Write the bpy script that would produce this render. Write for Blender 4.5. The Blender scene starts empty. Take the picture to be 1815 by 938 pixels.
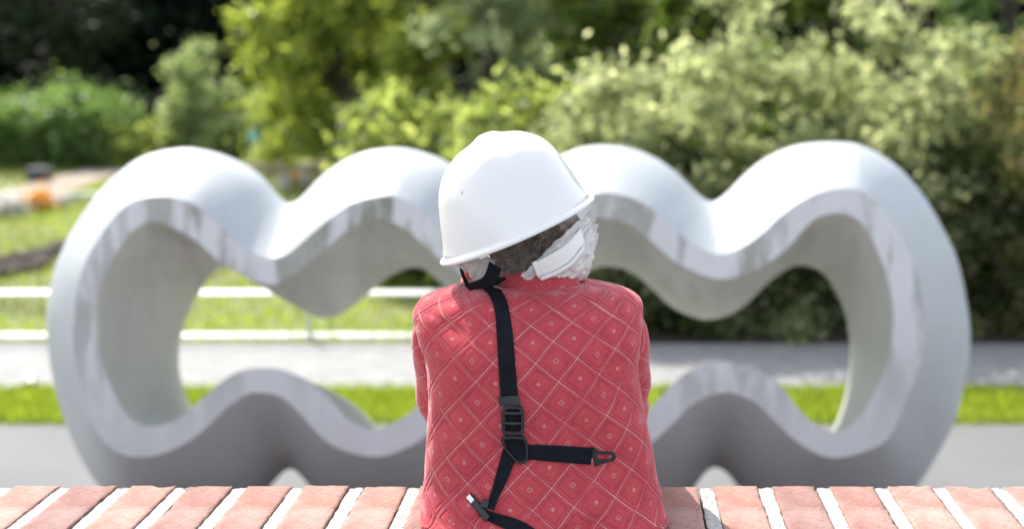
import bpy, bmesh, math, random
import numpy as np
from mathutils import Vector, Matrix
from mathutils.bvhtree import BVHTree

random.seed(7)
rng = np.random.default_rng(11)
SC = bpy.context.scene
COL = SC.collection

# ------------------------------------------------------------------ camera
CH = 2.15                      # camera height above the far ground
F = 45.0 / 36.0 * 1815.0       # focal length in photo pixels
VX, VY = 1083.0, 100.0         # principal point (the photograph is a crop)
cam_d = bpy.data.cameras.new("camera")
cam_d.sensor_width = 36.0
cam_d.lens = 45.0
cam_d.shift_x = -(VX - 907.5) / 1815.0
cam_d.shift_y = -(469.0 - VY) / 1815.0
cam_d.clip_start = 0.05
cam_d.clip_end = 400.0
cam_d.dof.use_dof = True
cam_d.dof.focus_distance = 2.42
cam_d.dof.aperture_fstop = 1.75
cam = bpy.data.objects.new("camera", cam_d)
cam.location = (0, 0, CH)
cam.rotation_euler = (math.radians(90), 0, 0)
COL.objects.link(cam)
SC.camera = cam

# ------------------------------------------------------------------ light
SUN = Vector((-0.39, 0.58, 0.72)).normalized()     # towards the sun: behind the scene, to the left, high
elev = math.asin(SUN.z)
azim = math.atan2(SUN.x, SUN.y)
world = bpy.data.worlds.new("World")
SC.world = world
world.use_nodes = True
wn = world.node_tree.nodes
bg = wn["Background"]
sky = wn.new("ShaderNodeTexSky")
sky.sky_type = 'NISHITA'
sky.sun_disc = False
sky.sun_elevation = elev
sky.sun_rotation = azim
sky.air_density = 1.0
sky.dust_density = 1.5
hs = wn.new("ShaderNodeHueSaturation")
hs.inputs["Saturation"].default_value = 0.45
world.node_tree.links.new(sky.outputs[0], hs.inputs["Color"])
world.node_tree.links.new(hs.outputs[0], bg.inputs[0])
bg.inputs[1].default_value = 0.15
sd = bpy.data.lights.new("sun", 'SUN')
sd.energy = 2.7
sd.angle = math.radians(0.53)
sd.color = (1.0, 0.95, 0.87)
sun = bpy.data.objects.new("sun", sd)
sun.rotation_euler = SUN.to_track_quat('Z', 'Y').to_euler()
sun.location = (-10, 15, 20)
COL.objects.link(sun)
SC.view_settings.view_transform = 'Standard'
SC.view_settings.look = 'None'
SC.view_settings.exposure = 1.6
SC.view_settings.gamma = 1.0
SC.cycles.use_denoising = True
SC.cycles.max_bounces = 8
SC.cycles.transparent_max_bounces = 8


# ------------------------------------------------------------------ helpers
def at(px, py, Y):
    """photo pixel -> world point at distance Y"""
    return Vector(((px - VX) * Y / F, Y, CH - (py - VY) * Y / F))


def ground_at(px, py):
    Y = CH * F / (py - VY)
    return Vector(((px - VX) * Y / F, Y, 0.0))


def tag(o, label=None, cat=None, group=None, kind=None):
    if label: o["label"] = label
    if cat: o["category"] = cat
    if group: o["group"] = group
    if kind: o["kind"] = kind
    return o


def link(name, me, mat=None, parent=None, smooth=False):
    o = bpy.data.objects.new(name, me)
    COL.objects.link(o)
    if mat is not None:
        for m in (mat if isinstance(mat, (list, tuple)) else [mat]):
            me.materials.append(m)
    if parent is not None:
        o.parent = parent
        o.matrix_parent_inverse = Matrix.Translation(-Vector(parent.location)) if parent.type == 'EMPTY' or True else Matrix()
    if smooth:
        me.polygons.foreach_set("use_smooth", [True] * len(me.polygons))
    return o


def empty(name, loc, label=None, cat=None, group=None):
    o = bpy.data.objects.new(name, None)
    o.location = loc
    o.empty_display_size = 0.1
    COL.objects.link(o)
    return tag(o, label, cat, group)


def mesh_np(name, verts, faces):
    me = bpy.data.meshes.new(name)
    verts = np.asarray(verts, dtype=np.float32)
    faces = np.asarray(faces, dtype=np.int32)
    k = faces.shape[1]
    me.vertices.add(len(verts))
    me.vertices.foreach_set("co", verts.ravel())
    me.loops.add(faces.size)
    me.loops.foreach_set("vertex_index", faces.ravel())
    me.polygons.add(len(faces))
    me.polygons.foreach_set("loop_start", np.arange(0, faces.size, k, dtype=np.int32))
    me.update(calc_edges=True)
    me.validate()
    return me


def mesh_py(name, verts, faces):
    me = bpy.data.meshes.new(name)
    me.from_pydata([tuple(v) for v in verts], [], faces)
    me.update()
    return me


def bm_mesh(name, bm):
    bmesh.ops.recalc_face_normals(bm, faces=bm.faces)
    me = bpy.data.meshes.new(name)
    bm.to_mesh(me)
    bm.free()
    return me


def add_box(bm, c, s, rot=None, bevel=0.0, seg=1):
    r = bmesh.ops.create_cube(bm, size=1.0)
    vs = r["verts"]
    for v in vs:
        v.co = Vector((v.co.x * s[0], v.co.y * s[1], v.co.z * s[2]))
    if bevel > 0:
        es = list({e for v in vs for e in v.link_edges})
        rb = bmesh.ops.bevel(bm, geom=es, offset=bevel, segments=seg, affect='EDGES', profile=0.5)
        vs = list({v for f in rb["faces"] for v in f.verts} | {v for v in vs if v.is_valid})
    M = Matrix.Translation(Vector(c)) @ (rot.to_4x4() if rot else Matrix())
    for v in vs:
        v.co = M @ v.co
    return vs


def tube(bm, pts, radii, seg=10, cap=True):
    """swept tapered tube through points"""
    pts = [Vector(p) for p in pts]
    n = len(pts)
    if not hasattr(radii, '__len__'):
        radii = [radii] * n
    rings = []
    prev = None
    for i, p in enumerate(pts):
        t = (pts[min(i + 1, n - 1)] - pts[max(i - 1, 0)]).normalized()
        a = prev - t * prev.dot(t) if prev is not None else t.orthogonal()
        if a.length < 1e-6:
            a = t.orthogonal()
        a.normalize()
        prev = a
        b = t.cross(a)
        rings.append([bm.verts.new(p + (a * math.cos(2 * math.pi * k / seg) + b * math.sin(2 * math.pi * k / seg)) * radii[i]) for k in range(seg)])
    for i in range(n - 1):
        for k in range(seg):
            bm.faces.new((rings[i][k], rings[i][(k + 1) % seg], rings[i + 1][(k + 1) % seg], rings[i + 1][k]))
    if cap:
        bm.faces.new(rings[0][::-1])
        bm.faces.new(rings[-1])


def spline(pts, n):
    """Catmull-Rom through points, n samples"""
    P = np.asarray(pts, dtype=float)
    m = len(P)
    P = np.vstack([2 * P[0] - P[1], P, 2 * P[-1] - P[-2]])
    out = []
    for u in np.linspace(0, m - 1, n):
        i = min(int(u), m - 2)
        t = u - i
        a, b, c, d = P[i], P[i + 1], P[i + 2], P[i + 3]
        out.append(0.5 * (2 * b + (c - a) * t + (2 * a - 5 * b + 4 * c - d) * t * t + (3 * b - a - 3 * c + d) * t ** 3))
    return np.array(out)


# ------------------------------------------------------------------ materials
def new_mat(name):
    m = bpy.data.materials.new(name)
    m.use_nodes = True
    nt = m.node_tree
    return m, nt, nt.nodes["Principled BSDF"], nt.nodes["Material Output"]


def N(nt, typ, **kw):
    n = nt.nodes.new(typ)
    for k, v in kw.items():
        if k.startswith("i_"):
            n.inputs[int(k[2:])].default_value = v
        else:
            setattr(n, k, v)
    return n


def math_node(nt, op, a, b=None, c=None):
    n = nt.nodes.new("ShaderNodeMath")
    n.operation = op
    for i, x in enumerate((a, b, c)):
        if x is None: continue
        if isinstance(x, (int, float)):
            n.inputs[i].default_value = x
        else:
            nt.links.new(x, n.inputs[i])
    return n.outputs[0]


def noise(nt, scale, detail=4.0, rough=0.55, vec=None, stretch=None):
    tc = nt.nodes.new("ShaderNodeTexCoord")
    out = vec or tc.outputs["Object"]
    if stretch:
        mp = nt.nodes.new("ShaderNodeMapping")
        mp.inputs["Scale"].default_value = stretch
        nt.links.new(out, mp.inputs[0])
        out = mp.outputs[0]
    n = nt.nodes.new("ShaderNodeTexNoise")
    n.inputs["Scale"].default_value = scale
    n.inputs["Detail"].default_value = detail
    n.inputs["Roughness"].default_value = rough
    nt.links.new(out, n.inputs["Vector"])
    return n


def ramp(nt, fac, stops):
    r = nt.nodes.new("ShaderNodeValToRGB")
    e = r.color_ramp.elements
    while len(e) < len(stops):
        e.new(0.5)
    for el, (p, c) in zip(e, stops):
        el.position = p
        el.color = (*c, 1.0)
    nt.links.new(fac, r.inputs[0])
    return r.outputs[0]


def mixc(nt, fac, a, b, blend='MIX'):
    n = nt.nodes.new("ShaderNodeMix")
    n.data_type = 'RGBA'
    n.blend_type = blend
    for idx, x in ((0, fac), (6, a), (7, b)):
        if isinstance(x, (int, float)):
            n.inputs[idx].default_value = x
        elif isinstance(x, tuple):
            n.inputs[idx].default_value = (*x, 1.0)
        else:
            nt.links.new(x, n.inputs[idx])
    return n.outputs[2]


def bump(nt, bsdf, height, strength=0.3, dist=0.01):
    b = nt.nodes.new("ShaderNodeBump")
    b.inputs["Strength"].default_value = strength
    b.inputs["Distance"].default_value = dist
    nt.links.new(height, b.inputs["Height"])
    nt.links.new(b.outputs[0], bsdf.inputs["Normal"])
    return b


def simple(name, c1, c2=None, scale=8.0, rough=0.7, bump_s=0.0, bump_scale=None, bump_d=0.01, spec=0.5, detail=5.0):
    m, nt, b, o = new_mat(name)
    if c2 is None: c2 = c1
    n = noise(nt, scale, detail)
    c = ramp(nt, n.outputs["Fac"], [(0.3, c1), (0.7, c2)])
    nt.links.new(c, b.inputs["Base Color"])
    b.inputs["Roughness"].default_value = rough
    b.inputs["Specular IOR Level"].default_value = spec
    if bump_s > 0:
        n2 = noise(nt, bump_scale or scale * 5, 5.0)
        bump(nt, b, n2.outputs["Fac"], bump_s, bump_d)
    return m


def leaf_mat(name, cols, trans, trans_fac=0.35, rough=0.4, spec=0.28):
    """leaf material, colour differs from leaf to leaf"""
    m, nt, b, o = new_mat(name)
    g = nt.nodes.new("ShaderNodeNewGeometry")
    k = len(cols)
    c = ramp(nt, g.outputs["Random Per Island"], [(i / (k - 1), col) for i, col in enumerate(cols)])
    nt.links.new(c, b.inputs["Base Color"])
    b.inputs["Roughness"].default_value = rough
    b.inputs["Specular IOR Level"].default_value = spec
    t = nt.nodes.new("ShaderNodeBsdfTranslucent")
    tc = mixc(nt, 1.0, c, trans, 'MULTIPLY')
    nt.links.new(tc, t.inputs[0])
    mx = nt.nodes.new("ShaderNodeMixShader")
    mx.inputs[0].default_value = trans_fac
    nt.links.new(b.outputs[0], mx.inputs[1])
    nt.links.new(t.outputs[0], mx.inputs[2])
    nt.links.new(mx.outputs[0], o.inputs[0])
    return m


M = {}
M["asphalt"] = simple("asphalt", (0.125, 0.125, 0.127), (0.155, 0.155, 0.155), 1.2, 0.9, 0.4, 220, 0.004)
M["gravel"] = simple("gravel", (0.215, 0.212, 0.205), (0.295, 0.29, 0.28), 6, 0.95, 0.6, 90, 0.01)
M["lawn_soil"] = simple("lawn_soil", (0.10, 0.14, 0.03), (0.19, 0.19, 0.075), 0.9, 0.95, 0.5, 40, 0.02)
M["soil"] = simple("soil", (0.035, 0.026, 0.02), (0.075, 0.055, 0.042), 5, 0.95, 0.8, 20, 0.05)
M["earth_path"] = simple("earth_path", (0.24, 0.19, 0.15), (0.34, 0.28, 0.23), 3, 0.95, 0.6, 30, 0.03)
M["wood_floor"] = simple("wood_floor", (0.012, 0.016, 0.008), (0.03, 0.03, 0.014), 2, 0.95)
M["grass"] = leaf_mat("grass", [(0.19, 0.26, 0.025), (0.27, 0.35, 0.04), (0.36, 0.43, 0.075)], (1.35, 1.35, 0.8), 0.55, 0.45)
M["grass_dry"] = leaf_mat("grass_dry", [(0.12, 0.16, 0.035), (0.18, 0.19, 0.07), (0.27, 0.24, 0.12)], (1.2, 1.2, 0.8), 0.4, 0.5)
M["white_paint"] = simple("white_paint", (0.55, 0.56, 0.52), (0.68, 0.68, 0.65), 5, 0.5, 0.1, 40, 0.003)
M["post_grey"] = simple("post_grey", (0.35, 0.40, 0.36), (0.5, 0.53, 0.48), 8, 0.6)
M["bark"] = simple("bark", (0.05, 0.038, 0.028), (0.12, 0.095, 0.07), 9, 0.9, 0.8, 30, 0.03)
M["black_plastic"] = simple("black_plastic", (0.006, 0.007, 0.009), (0.012, 0.013, 0.016), 30, 0.38, 0.1, 300, 0.001)
M["teal"] = simple("teal", (0.22, 0.5, 0.5), (0.3, 0.58, 0.58), 5, 0.5)
M["dark_grey"] = simple("dark_grey", (0.05, 0.055, 0.065), (0.08, 0.085, 0.095), 5, 0.7)
M["sandstone"] = simple("sandstone", (0.34, 0.28, 0.20), (0.46, 0.39, 0.29), 5, 0.9, 0.4, 40, 0.01)
M["white_stone"] = simple("white_stone", (0.42, 0.42, 0.40), (0.55, 0.55, 0.53), 6, 0.7, 0.3, 40, 0.01)
M["orange_petal"] = leaf_mat("orange_petal", [(0.85, 0.30, 0.01), (0.9, 0.42, 0.02), (0.9, 0.52, 0.06)], (1, 1, 1), 0.3)
M["white_petal"] = leaf_mat("white_petal", [(0.7, 0.7, 0.68), (0.8, 0.78, 0.74), (0.75, 0.62, 0.58)], (1, 1, 1), 0.3)


# ------------------------------------------------------------------ setting: ground sheets
def sheet(name, pts, z, mat):
    bm = bmesh.new()
    vs = [bm.verts.new((x, y, z)) for x, y in pts]
    f = bm.faces.new(vs)
    if f.normal.z < 0: f.normal_flip()
    me = bm_mesh(name, bm)
    if me.polygons[0].normal.z < 0: me.flip_normals()
    return tag(link(name, me, mat), kind="structure")


Y_GRASS0 = CH * F / (755 - VY)      # near edge of the grass strip
Y_GRASS1 = CH * F / (691 - VY)
Y_PATH1 = CH * F / (611 - VY)
Y_LAWN1 = CH * F / (300 - VY)
sheet("ground", [(-150, -60), (150, -60), (150, 200), (-150, 200)], -0.012, M["wood_floor"])
sheet("forecourt", [(-30, -8), (30, -8), (30, Y_GRASS0), (-30, Y_GRASS0)], 0.0, M["asphalt"])
sheet("verge", [(-30, Y_GRASS0), (30, Y_GRASS0), (30, Y_GRASS1), (-30, Y_GRASS1)], 0.0, M["lawn_soil"])
sheet("path", [(-30, Y_GRASS1), (30, Y_GRASS1), (30, Y_PATH1), (-30, Y_PATH1)], 0.004, M["gravel"])
sheet("lawn", [(-30, Y_PATH1), (-0.6, Y_PATH1), (-2.0, 14), (-3.4, Y_LAWN1 + 4), (-30, Y_LAWN1 + 4)], 0.0, M["lawn_soil"])
sheet("hedge_bed", [(-0.6, Y_PATH1), (30, Y_PATH1), (30, Y_LAWN1 + 4), (-3.4, Y_LAWN1 + 4), (-2.0, 14)], -0.004, M["soil"])
sheet("garden_path", [(-9.4, 17.6), (-8.2, 17.6), (-8.6, 20.5), (-9.1, 24.5), (-10.0, 24.5), (-9.7, 20.5)], 0.012, M["earth_path"])

# wooded bank far behind, closes the view
bm = bmesh.new()
nx, ny = 60, 14
grid = []
for j in range(ny + 1):
    row = []
    for i in range(nx + 1):
        x = -60 + 120 * i / nx
        y = 44 + 40 * j / ny
        t = j / ny
        z = -0.02 + 16 * t ** 0.8 + random.uniform(-0.4, 0.4) * (t > 0)
        row.append(bm.verts.new((x, y, z)))
    grid.append(row)
for j in range(ny):
    for i in range(nx):
        bm.faces.new((grid[j][i], grid[j][i + 1], grid[j + 1][i + 1], grid[j + 1][i]))
tag(link("wooded_bank", bm_mesh("wooded_bank", bm), M["wood_floor"], smooth=True), kind="structure")


# ------------------------------------------------------------------ grass
def blades(name, n, sampler, hmin, hmax, w, mat, lean=0.5):
    P = sampler(n)
    n = len(P)
    az = rng.uniform(0, 2 * np.pi, n)
    h = rng.uniform(hmin, hmax, n)
    d = np.stack([np.cos(az), np.sin(az), np.zeros(n)], 1)
    sdir = np.stack([-np.sin(az), np.cos(az), np.zeros(n)], 1)
    wv = (w * rng.uniform(0.7, 1.3, n))[:, None]
    ln = (rng.uniform(0, lean, n) * h)[:, None]
    mid = P + d * ln * 0.35 + np.array([0, 0, 1]) * (h * 0.6)[:, None]
    tip = P + d * ln + np.array([0, 0, 1]) * h[:, None]
    V = np.stack([P - sdir * wv, P + sdir * wv, mid + sdir * wv * 0.6, tip, mid - sdir * wv * 0.6], 1).reshape(-1, 3)
    Fc = np.arange(n * 5).reshape(n, 5)
    me = mesh_np(name, V, Fc)
    return link(name, me, mat)


def rect_sampler(x0, x1, y0, y1, cond=None):
    def s(n):
        p = np.stack([rng.uniform(x0, x1, n), rng.uniform(y0, y1, n), np.zeros(n)], 1)
        if cond is not None:
            p = p[cond(p)]
        return p
    return s


tag(blades("verge_grass", 46000, rect_sampler(-6.5, 6, Y_GRASS0 + 0.02, Y_GRASS1 - 0.01), 0.03, 0.075, 0.0035, M["grass"]),
    "strip of short bright green grass between the asphalt and the gravel path", "grass", kind="stuff")


def lawn_cond(p):
    x, y = p[:, 0], p[:, 1]
    edge = np.interp(y, [Y_PATH1, 14, Y_LAWN1 + 4], [-0.6, -2.0, -3.4])
    ok = x < edge
    ok &= ~((x > np.interp(y, [17.6, 20.5, 24.5], [-9.4, -9.7, -10.0])) & (x < np.interp(y, [17.6, 20.5, 24.5], [-8.2, -8.6, -9.1])) & (y > 17.6) & (y < 24.5))
    ok &= ~((np.abs(x + 6.1 - (y - 12.6) * 0.03 - 0.12 * np.sin(y * 5)) < 0.28 + 0.05 * np.sin(y * 9)) & (y > 11.2) & (y < 14.6))
    return ok


def patchy(p, dry):
    f = np.sin(p[:, 0] * 1.1 + 1.3 * np.sin(p[:, 1] * 0.7)) + np.sin(p[:, 1] * 1.7 + p[:, 0] * 0.6)
    near = p[:, 1] < Y_PATH1 + 0.9
    prob = np.clip(0.5 + 0.3 * f, 0.1, 0.9)
    prob = np.where(near, 0.03, prob)
    d = rng.uniform(0, 1, len(p)) < prob
    return d if dry else ~d


tag(blades("lawn_grass", 70000, rect_sampler(-15, -0.6, Y_PATH1 + 0.02, Y_LAWN1 + 3, lambda p: lawn_cond(p) & patchy(p, False)), 0.04, 0.10, 0.007, M["grass"]),
    "green grass of the lawn behind the low white fence", "grass", kind="stuff")
tag(blades("dry_grass", 70000, rect_sampler(-15, -0.6, Y_PATH1 + 0.02, Y_LAWN1 + 3, lambda p: lawn_cond(p) & patchy(p, True)), 0.04, 0.09, 0.007, M["grass_dry"]),
    "pale dry grass mixed through the lawn behind the low white fence", "grass", kind="stuff")


# clods of turned soil: dark strip across the lawn
def clods(name, n, sampler, rmin, rmax, mat):
    bmx = bmesh.new()
    for p in sampler(n):
        r = random.uniform(rmin, rmax)
        res = bmesh.ops.create_icosphere(bmx, subdivisions=1, radius=r)
        q = Vector(p)
        sq = random.uniform(0.5, 0.8)
        for v in res["verts"]:
            v.co = Vector((v.co.x * random.uniform(0.8, 1.2), v.co.y * random.uniform(0.8, 1.2), v.co.z * sq)) + q + Vector((0, 0, r * 0.25))
    return link(name, bm_mesh(name, bmx), mat, smooth=True)


def soil_s(n):
    y = rng.uniform(11.3, 14.5, n)
    x = -6.1 + (y - 12.6) * 0.03 + 0.12 * np.sin(y * 5) + rng.uniform(-0.26, 0.26, n)
    return np.stack([x, y, np.zeros(n)], 1)


tag(clods("turned_soil", 420, soil_s, 0.04, 0.10, M["soil"]), "dark strip of turned soil across the lawn at the left edge", "soil", kind="stuff")


# ------------------------------------------------------------------ foliage
def leaves_np(C, size, up=0.35, aspect=0.5, fold=0.12):
    n = len(C)
    nrm = rng.normal(size=(n, 3))
    nrm[:, 2] += up * 2
    nrm /= np.linalg.norm(nrm, axis=1)[:, None]
    a = rng.normal(size=(n, 3))
    a -= nrm * (a * nrm).sum(1)[:, None]
    a /= np.linalg.norm(a, axis=1)[:, None]
    b = np.cross(nrm, a)
    L = (size * rng.uniform(0.6, 1.3, n))[:, None]
    W = L * aspect
    V = np.stack([C - a * L * 0.5, C + b * W * 0.5 + nrm * L * fold, C + a * L * 0.5, C - b * W * 0.5 + nrm * L * fold], 1).reshape(-1, 3)
    Fc = np.arange(n * 4).reshape(n, 4)
    return V, Fc


def cloud(clumps, nleaf, shell=0.35):
    """points spread through clumps (cx,cy,cz,rx,ry,rz), with stray leaves round every clump"""
    cl = np.array(clumps)
    vol = cl[:, 3] * cl[:, 4] * cl[:, 5]
    w = vol ** 0.75
    w /= w.sum()
    idx = rng.choice(len(cl), nleaf, p=w)
    d = rng.normal(size=(nleaf, 3))
    d /= np.linalg.norm(d, axis=1)[:, None]
    r = np.abs(rng.normal(0, 0.85, nleaf)) + shell * 0.5
    P = cl[idx, :3] + d * r[:, None] * cl[idx, 3:]
    P[:, 2] = np.maximum(P[:, 2], 0.03)
    return P


def plant(name, label, cat, x, y, w, d, h, nleaf, leaf, mat, crown_base=0.0, nclump=22, top='round', seed=0,
          group=None, trunk_r=0.06, aspect=0.5, clump=0.30, stems=1, spread=None):
    rs = random.Random(seed * 77 + 5)
    root = empty(name, (x, y, 0), label, cat, group)
    clumps = []
    nleaf = int(nleaf * 0.42); leaf *= 1.55
    for i in range(nclump):
        for _ in range(60):
            u, v, t = rs.uniform(-1, 1), rs.uniform(-1, 1), rs.uniform(0, 1)
            if top == 'round':
                lim = math.sqrt(max(0.0, 1 - (2 * abs(t - 0.42)) ** 2.4)) if t > 0.42 else 1.0 - 0.25 * (0.42 - t)
            elif top == 'spire':
                lim = (1 - t) ** 0.7 * 0.95 + 0.05
            elif top == 'tall':
                lim = 0.75 + 0.25 * math.sin(t * math.pi)
            else:
                lim = 1.0
            if u * u + v * v <= lim * lim: break
        r = clump * rs.uniform(0.6, 1.15)
        rr = r * w * 0.5
        z = crown_base + (h - crown_base) * t
        clumps.append((x + u * w * 0.5 * (1 - r * 0.6), y + v * d * 0.5 * (1 - r * 0.6), max(z - rr * 0.4, rr * 0.4), rr, rr * rs.uniform(0.8, 1.1), rr * rs.uniform(0.6, 0.95)))
    V, Fc = leaves_np(cloud(clumps, nleaf), leaf, aspect=aspect)
    link("crown", mesh_np("crown", V, Fc), mat, root)
    bmx = bmesh.new()
    tips = rs.sample(clumps, min(len(clumps), 9))
    for s in range(stems):
        bx = x + (rs.uniform(-0.3, 0.3) * w if stems > 1 else 0)
        by = y + (rs.uniform(-0.25, 0.25) * d if stems > 1 else 0)
        fork = Vector((bx + rs.uniform(-.1, .1), by, max(crown_base, h * 0.3) * rs.uniform(0.8, 1.0)))
        tube(bmx, [(bx, by, -0.05), (bx * .7 + fork.x * .3, by, fork.z * 0.5), fork], [trunk_r, trunk_r * 0.8, trunk_r * 0.65], 8)
        for c in tips[s::stems]:
            e = Vector(c[:3])
            mid = fork.lerp(e, 0.5) + Vector((rs.uniform(-.1, .1), rs.uniform(-.1, .1), 0.08 * h))
            tube(bmx, [fork, mid, e], [trunk_r * 0.5, trunk_r * 0.3, trunk_r * 0.1], 6)
    link("trunk", bm_mesh("trunk", bmx), M["bark"], root, smooth=True)
    return root


LM = {
    "bright": leaf_mat("leaf_bright", [(0.08, 0.14, 0.045), (0.13, 0.21, 0.07), (0.19, 0.28, 0.11)], (1.7, 1.7, 1.0), 0.5),
    "pale": leaf_mat("leaf_pale", [(0.16, 0.21, 0.10), (0.24, 0.30, 0.15), (0.32, 0.37, 0.21)], (1.9, 1.9, 1.3), 0.62),
    "yellow": leaf_mat("leaf_yellow", [(0.12, 0.16, 0.035), (0.19, 0.24, 0.055), (0.32, 0.35, 0.10)], (1.8, 1.8, 1.0), 0.65),
    "lime": leaf_mat("leaf_lime", [(0.14, 0.18, 0.055), (0.22, 0.265, 0.085), (0.33, 0.36, 0.14)], (1.9, 1.9, 1.2), 0.65),
    "olive": leaf_mat("leaf_olive", [(0.13, 0.155, 0.075), (0.25, 0.28, 0.16), (0.42, 0.43, 0.30)], (2.0, 2.0, 1.45), 0.66, 0.4),
    "silver": leaf_mat("leaf_silver", [(0.163, 0.213, 0.112), (0.275, 0.325, 0.188), (0.413, 0.463, 0.312)], (1.8, 1.8, 1.5), 0.65),
    "hedge": leaf_mat("leaf_hedge", [(0.025, 0.04, 0.012), (0.045, 0.065, 0.02), (0.09, 0.11, 0.03)], (1.6, 1.7, 0.9), 0.35),
    "dark": leaf_mat("leaf_dark", [(0.02, 0.034, 0.016), (0.035, 0.055, 0.022), (0.06, 0.08, 0.035)], (1.1, 1.2, 0.6), 0.25, 0.5, 0.10),
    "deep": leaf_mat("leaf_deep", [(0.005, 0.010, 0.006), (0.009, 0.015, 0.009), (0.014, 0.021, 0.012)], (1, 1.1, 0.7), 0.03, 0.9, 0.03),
    "russet": leaf_mat("leaf_russet", [(0.11, 0.14, 0.05), (0.20, 0.21, 0.095), (0.29, 0.22, 0.12)], (1.9, 1.8, 1.2), 0.62),
    "green": leaf_mat("leaf_green", [(0.05, 0.081, 0.02), (0.088, 0.125, 0.033), (0.15, 0.188, 0.048)], (1.8, 1.9, 1.1), 0.6),
}

g1 = "trees and shrubs beyond the lawn"
plant("shrub", "rounded bright green shrub at the far left behind the lawn", "shrub", -11.0, 25.2, 3.9, 2.4, 1.85, 26000, 0.10, LM["bright"], 0.0, 70, 'round', 1, g1, 0.04, clump=0.19, stems=3)
plant("shrub", "low yellowish shrub sloping down beside the rounded bright green shrub", "shrub", -9.15, 25.0, 1.9, 1.6, 0.95, 8000, 0.09, LM["lime"], 0.0, 24, 'round', 2, g1, 0.03, clump=0.26, stems=2)
plant("shrub", "pale grey-green shrub with a pointed top behind the left hump", "shrub", -8.35, 25.4, 1.9, 1.6, 2.6, 20000, 0.09, LM["pale"], 0.0, 60, 'spire', 3, g1, 0.04, clump=0.24, stems=2)
plant("shrub", "lower pale green shrub leaning right beside the pointed shrub", "shrub", -7.3, 25.0, 1.8, 1.5, 1.85, 13000, 0.09, LM["pale"], 0.0, 44, 'round', 4, g1, 0.035, clump=0.24, stems=2)
plant("deciduous_tree", "tree with yellow-green leaves whose bright branches reach left", "tree", -4.45, 21.5, 3.9, 3.0, 5.2, 42000, 0.11, LM["yellow"], 0.75, 80, 'tall', 5, g1, 0.13, clump=0.17)
plant("deciduous_tree", "dark olive green tree right behind the yellow-green tree", "tree", -4.1, 23.5, 2.6, 2.6, 5.6, 26000, 0.11, LM["green"], 0.3, 60, 'tall', 6, g1, 0.12, clump=0.22)
plant("deciduous_tree", "grey-green tree in the top left corner", "tree", -14.2, 32.5, 4.4, 3.0, 7.6, 22000, 0.14, LM["dark"], 1.2, 60, 'tall', 7, g1, 0.16, clump=0.2)

g2 = "shrubs and trees behind the sculpture"
plant("shrub", "yellow-green shrub left of the white helmet", "shrub", -2.0, 12.7, 1.9, 1.5, 2.15, 26000, 0.08, LM["lime"], 0.0, 60, 'round', 8, g2, 0.04, clump=0.22, stems=3)
plant("shrub", "bright yellow-green shrub directly behind the white helmet", "shrub", -0.87, 12.1, 2.0, 1.5, 2.1, 26000, 0.075, LM["lime"], 0.0, 60, 'round', 9, g2, 0.04, clump=0.22, stems=3)
plant("willow_tree", "silvery grey-green willow above the white helmet", "tree", -1.6, 17.5, 2.1, 1.8, 5.0, 26000, 0.10, LM["silver"], 0.5, 60, 'tall', 10, g2, 0.09, aspect=0.3, clump=0.22)
plant("deciduous_tree", "yellowish tree between the olive tree and the willow", "tree", -2.75, 19.0, 1.9, 1.8, 5.2, 20000, 0.10, LM["yellow"], 0.4, 50, 'tall', 11, g2, 0.09, clump=0.22)
plant("deciduous_tree", "dark green tree right of the silvery willow", "tree", -0.1, 17.0, 2.4, 2.0, 5.2, 30000, 0.09, LM["green"], 0.4, 60, 'tall', 12, g2, 0.11, clump=0.22)
plant("deciduous_tree", "tree in the gap at the top right of centre, behind the tall olive shrubs", "tree", 1.7, 18.5, 2.6, 2.4, 5.6, 18000, 0.12, LM["green"], 0.4, 44, 'tall', 13, g2, 0.12, clump=0.24)
plant("shrub", "olive shrub with pale leaf tips behind the third hump", "shrub", 0.15, 10.55, 2.0, 1.9, 2.3, 28000, 0.052, LM["olive"], 0.0, 70, 'round', 14, g2, 0.035, clump=0.2, stems=3)
plant("shrub", "tall olive shrub with pale leaf tips in the right valley of the sculpture", "shrub", 1.2, 10.5, 2.1, 2.0, 3.05, 36000, 0.052, LM["olive"], 0.0, 80, 'round', 15, g2, 0.04, clump=0.19, stems=4)
plant("shrub", "tall olive shrub with pale leaf tips behind the fourth hump", "shrub", 2.35, 10.5, 2.0, 2.0, 3.1, 34000, 0.052, LM["olive"], 0.0, 80, 'round', 16, g2, 0.04, clump=0.19, stems=4)
plant("shrub", "russet-tinted shrub at the right edge", "shrub", 3.45, 10.4, 1.9, 1.9, 2.7, 32000, 0.052, LM["russet"], 0.0, 70, 'round', 17, g2, 0.04, clump=0.2, stems=4)
plant("shrub", "russet-tinted shrub just outside the right edge", "shrub", 4.9, 10.5, 2.0, 1.8, 2.4, 18000, 0.065, LM["russet"], 0.0, 50, 'round', 18, g2, 0.04, clump=0.22, stems=3)
plant("deciduous_tree", "bright green tree in the top right corner", "tree", 4.5, 15.0, 2.2, 2.0, 5.2, 24000, 0.09, LM["bright"], 0.8, 50, 'tall', 19, g2, 0.1, clump=0.22)
plant("deciduous_tree", "mid green tree above the fourth hump", "tree", 3.1, 16.5, 2.1, 2.0, 5.4, 22000, 0.10, LM["green"], 0.8, 50, 'tall', 20, g2, 0.1, clump=0.22)
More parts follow.
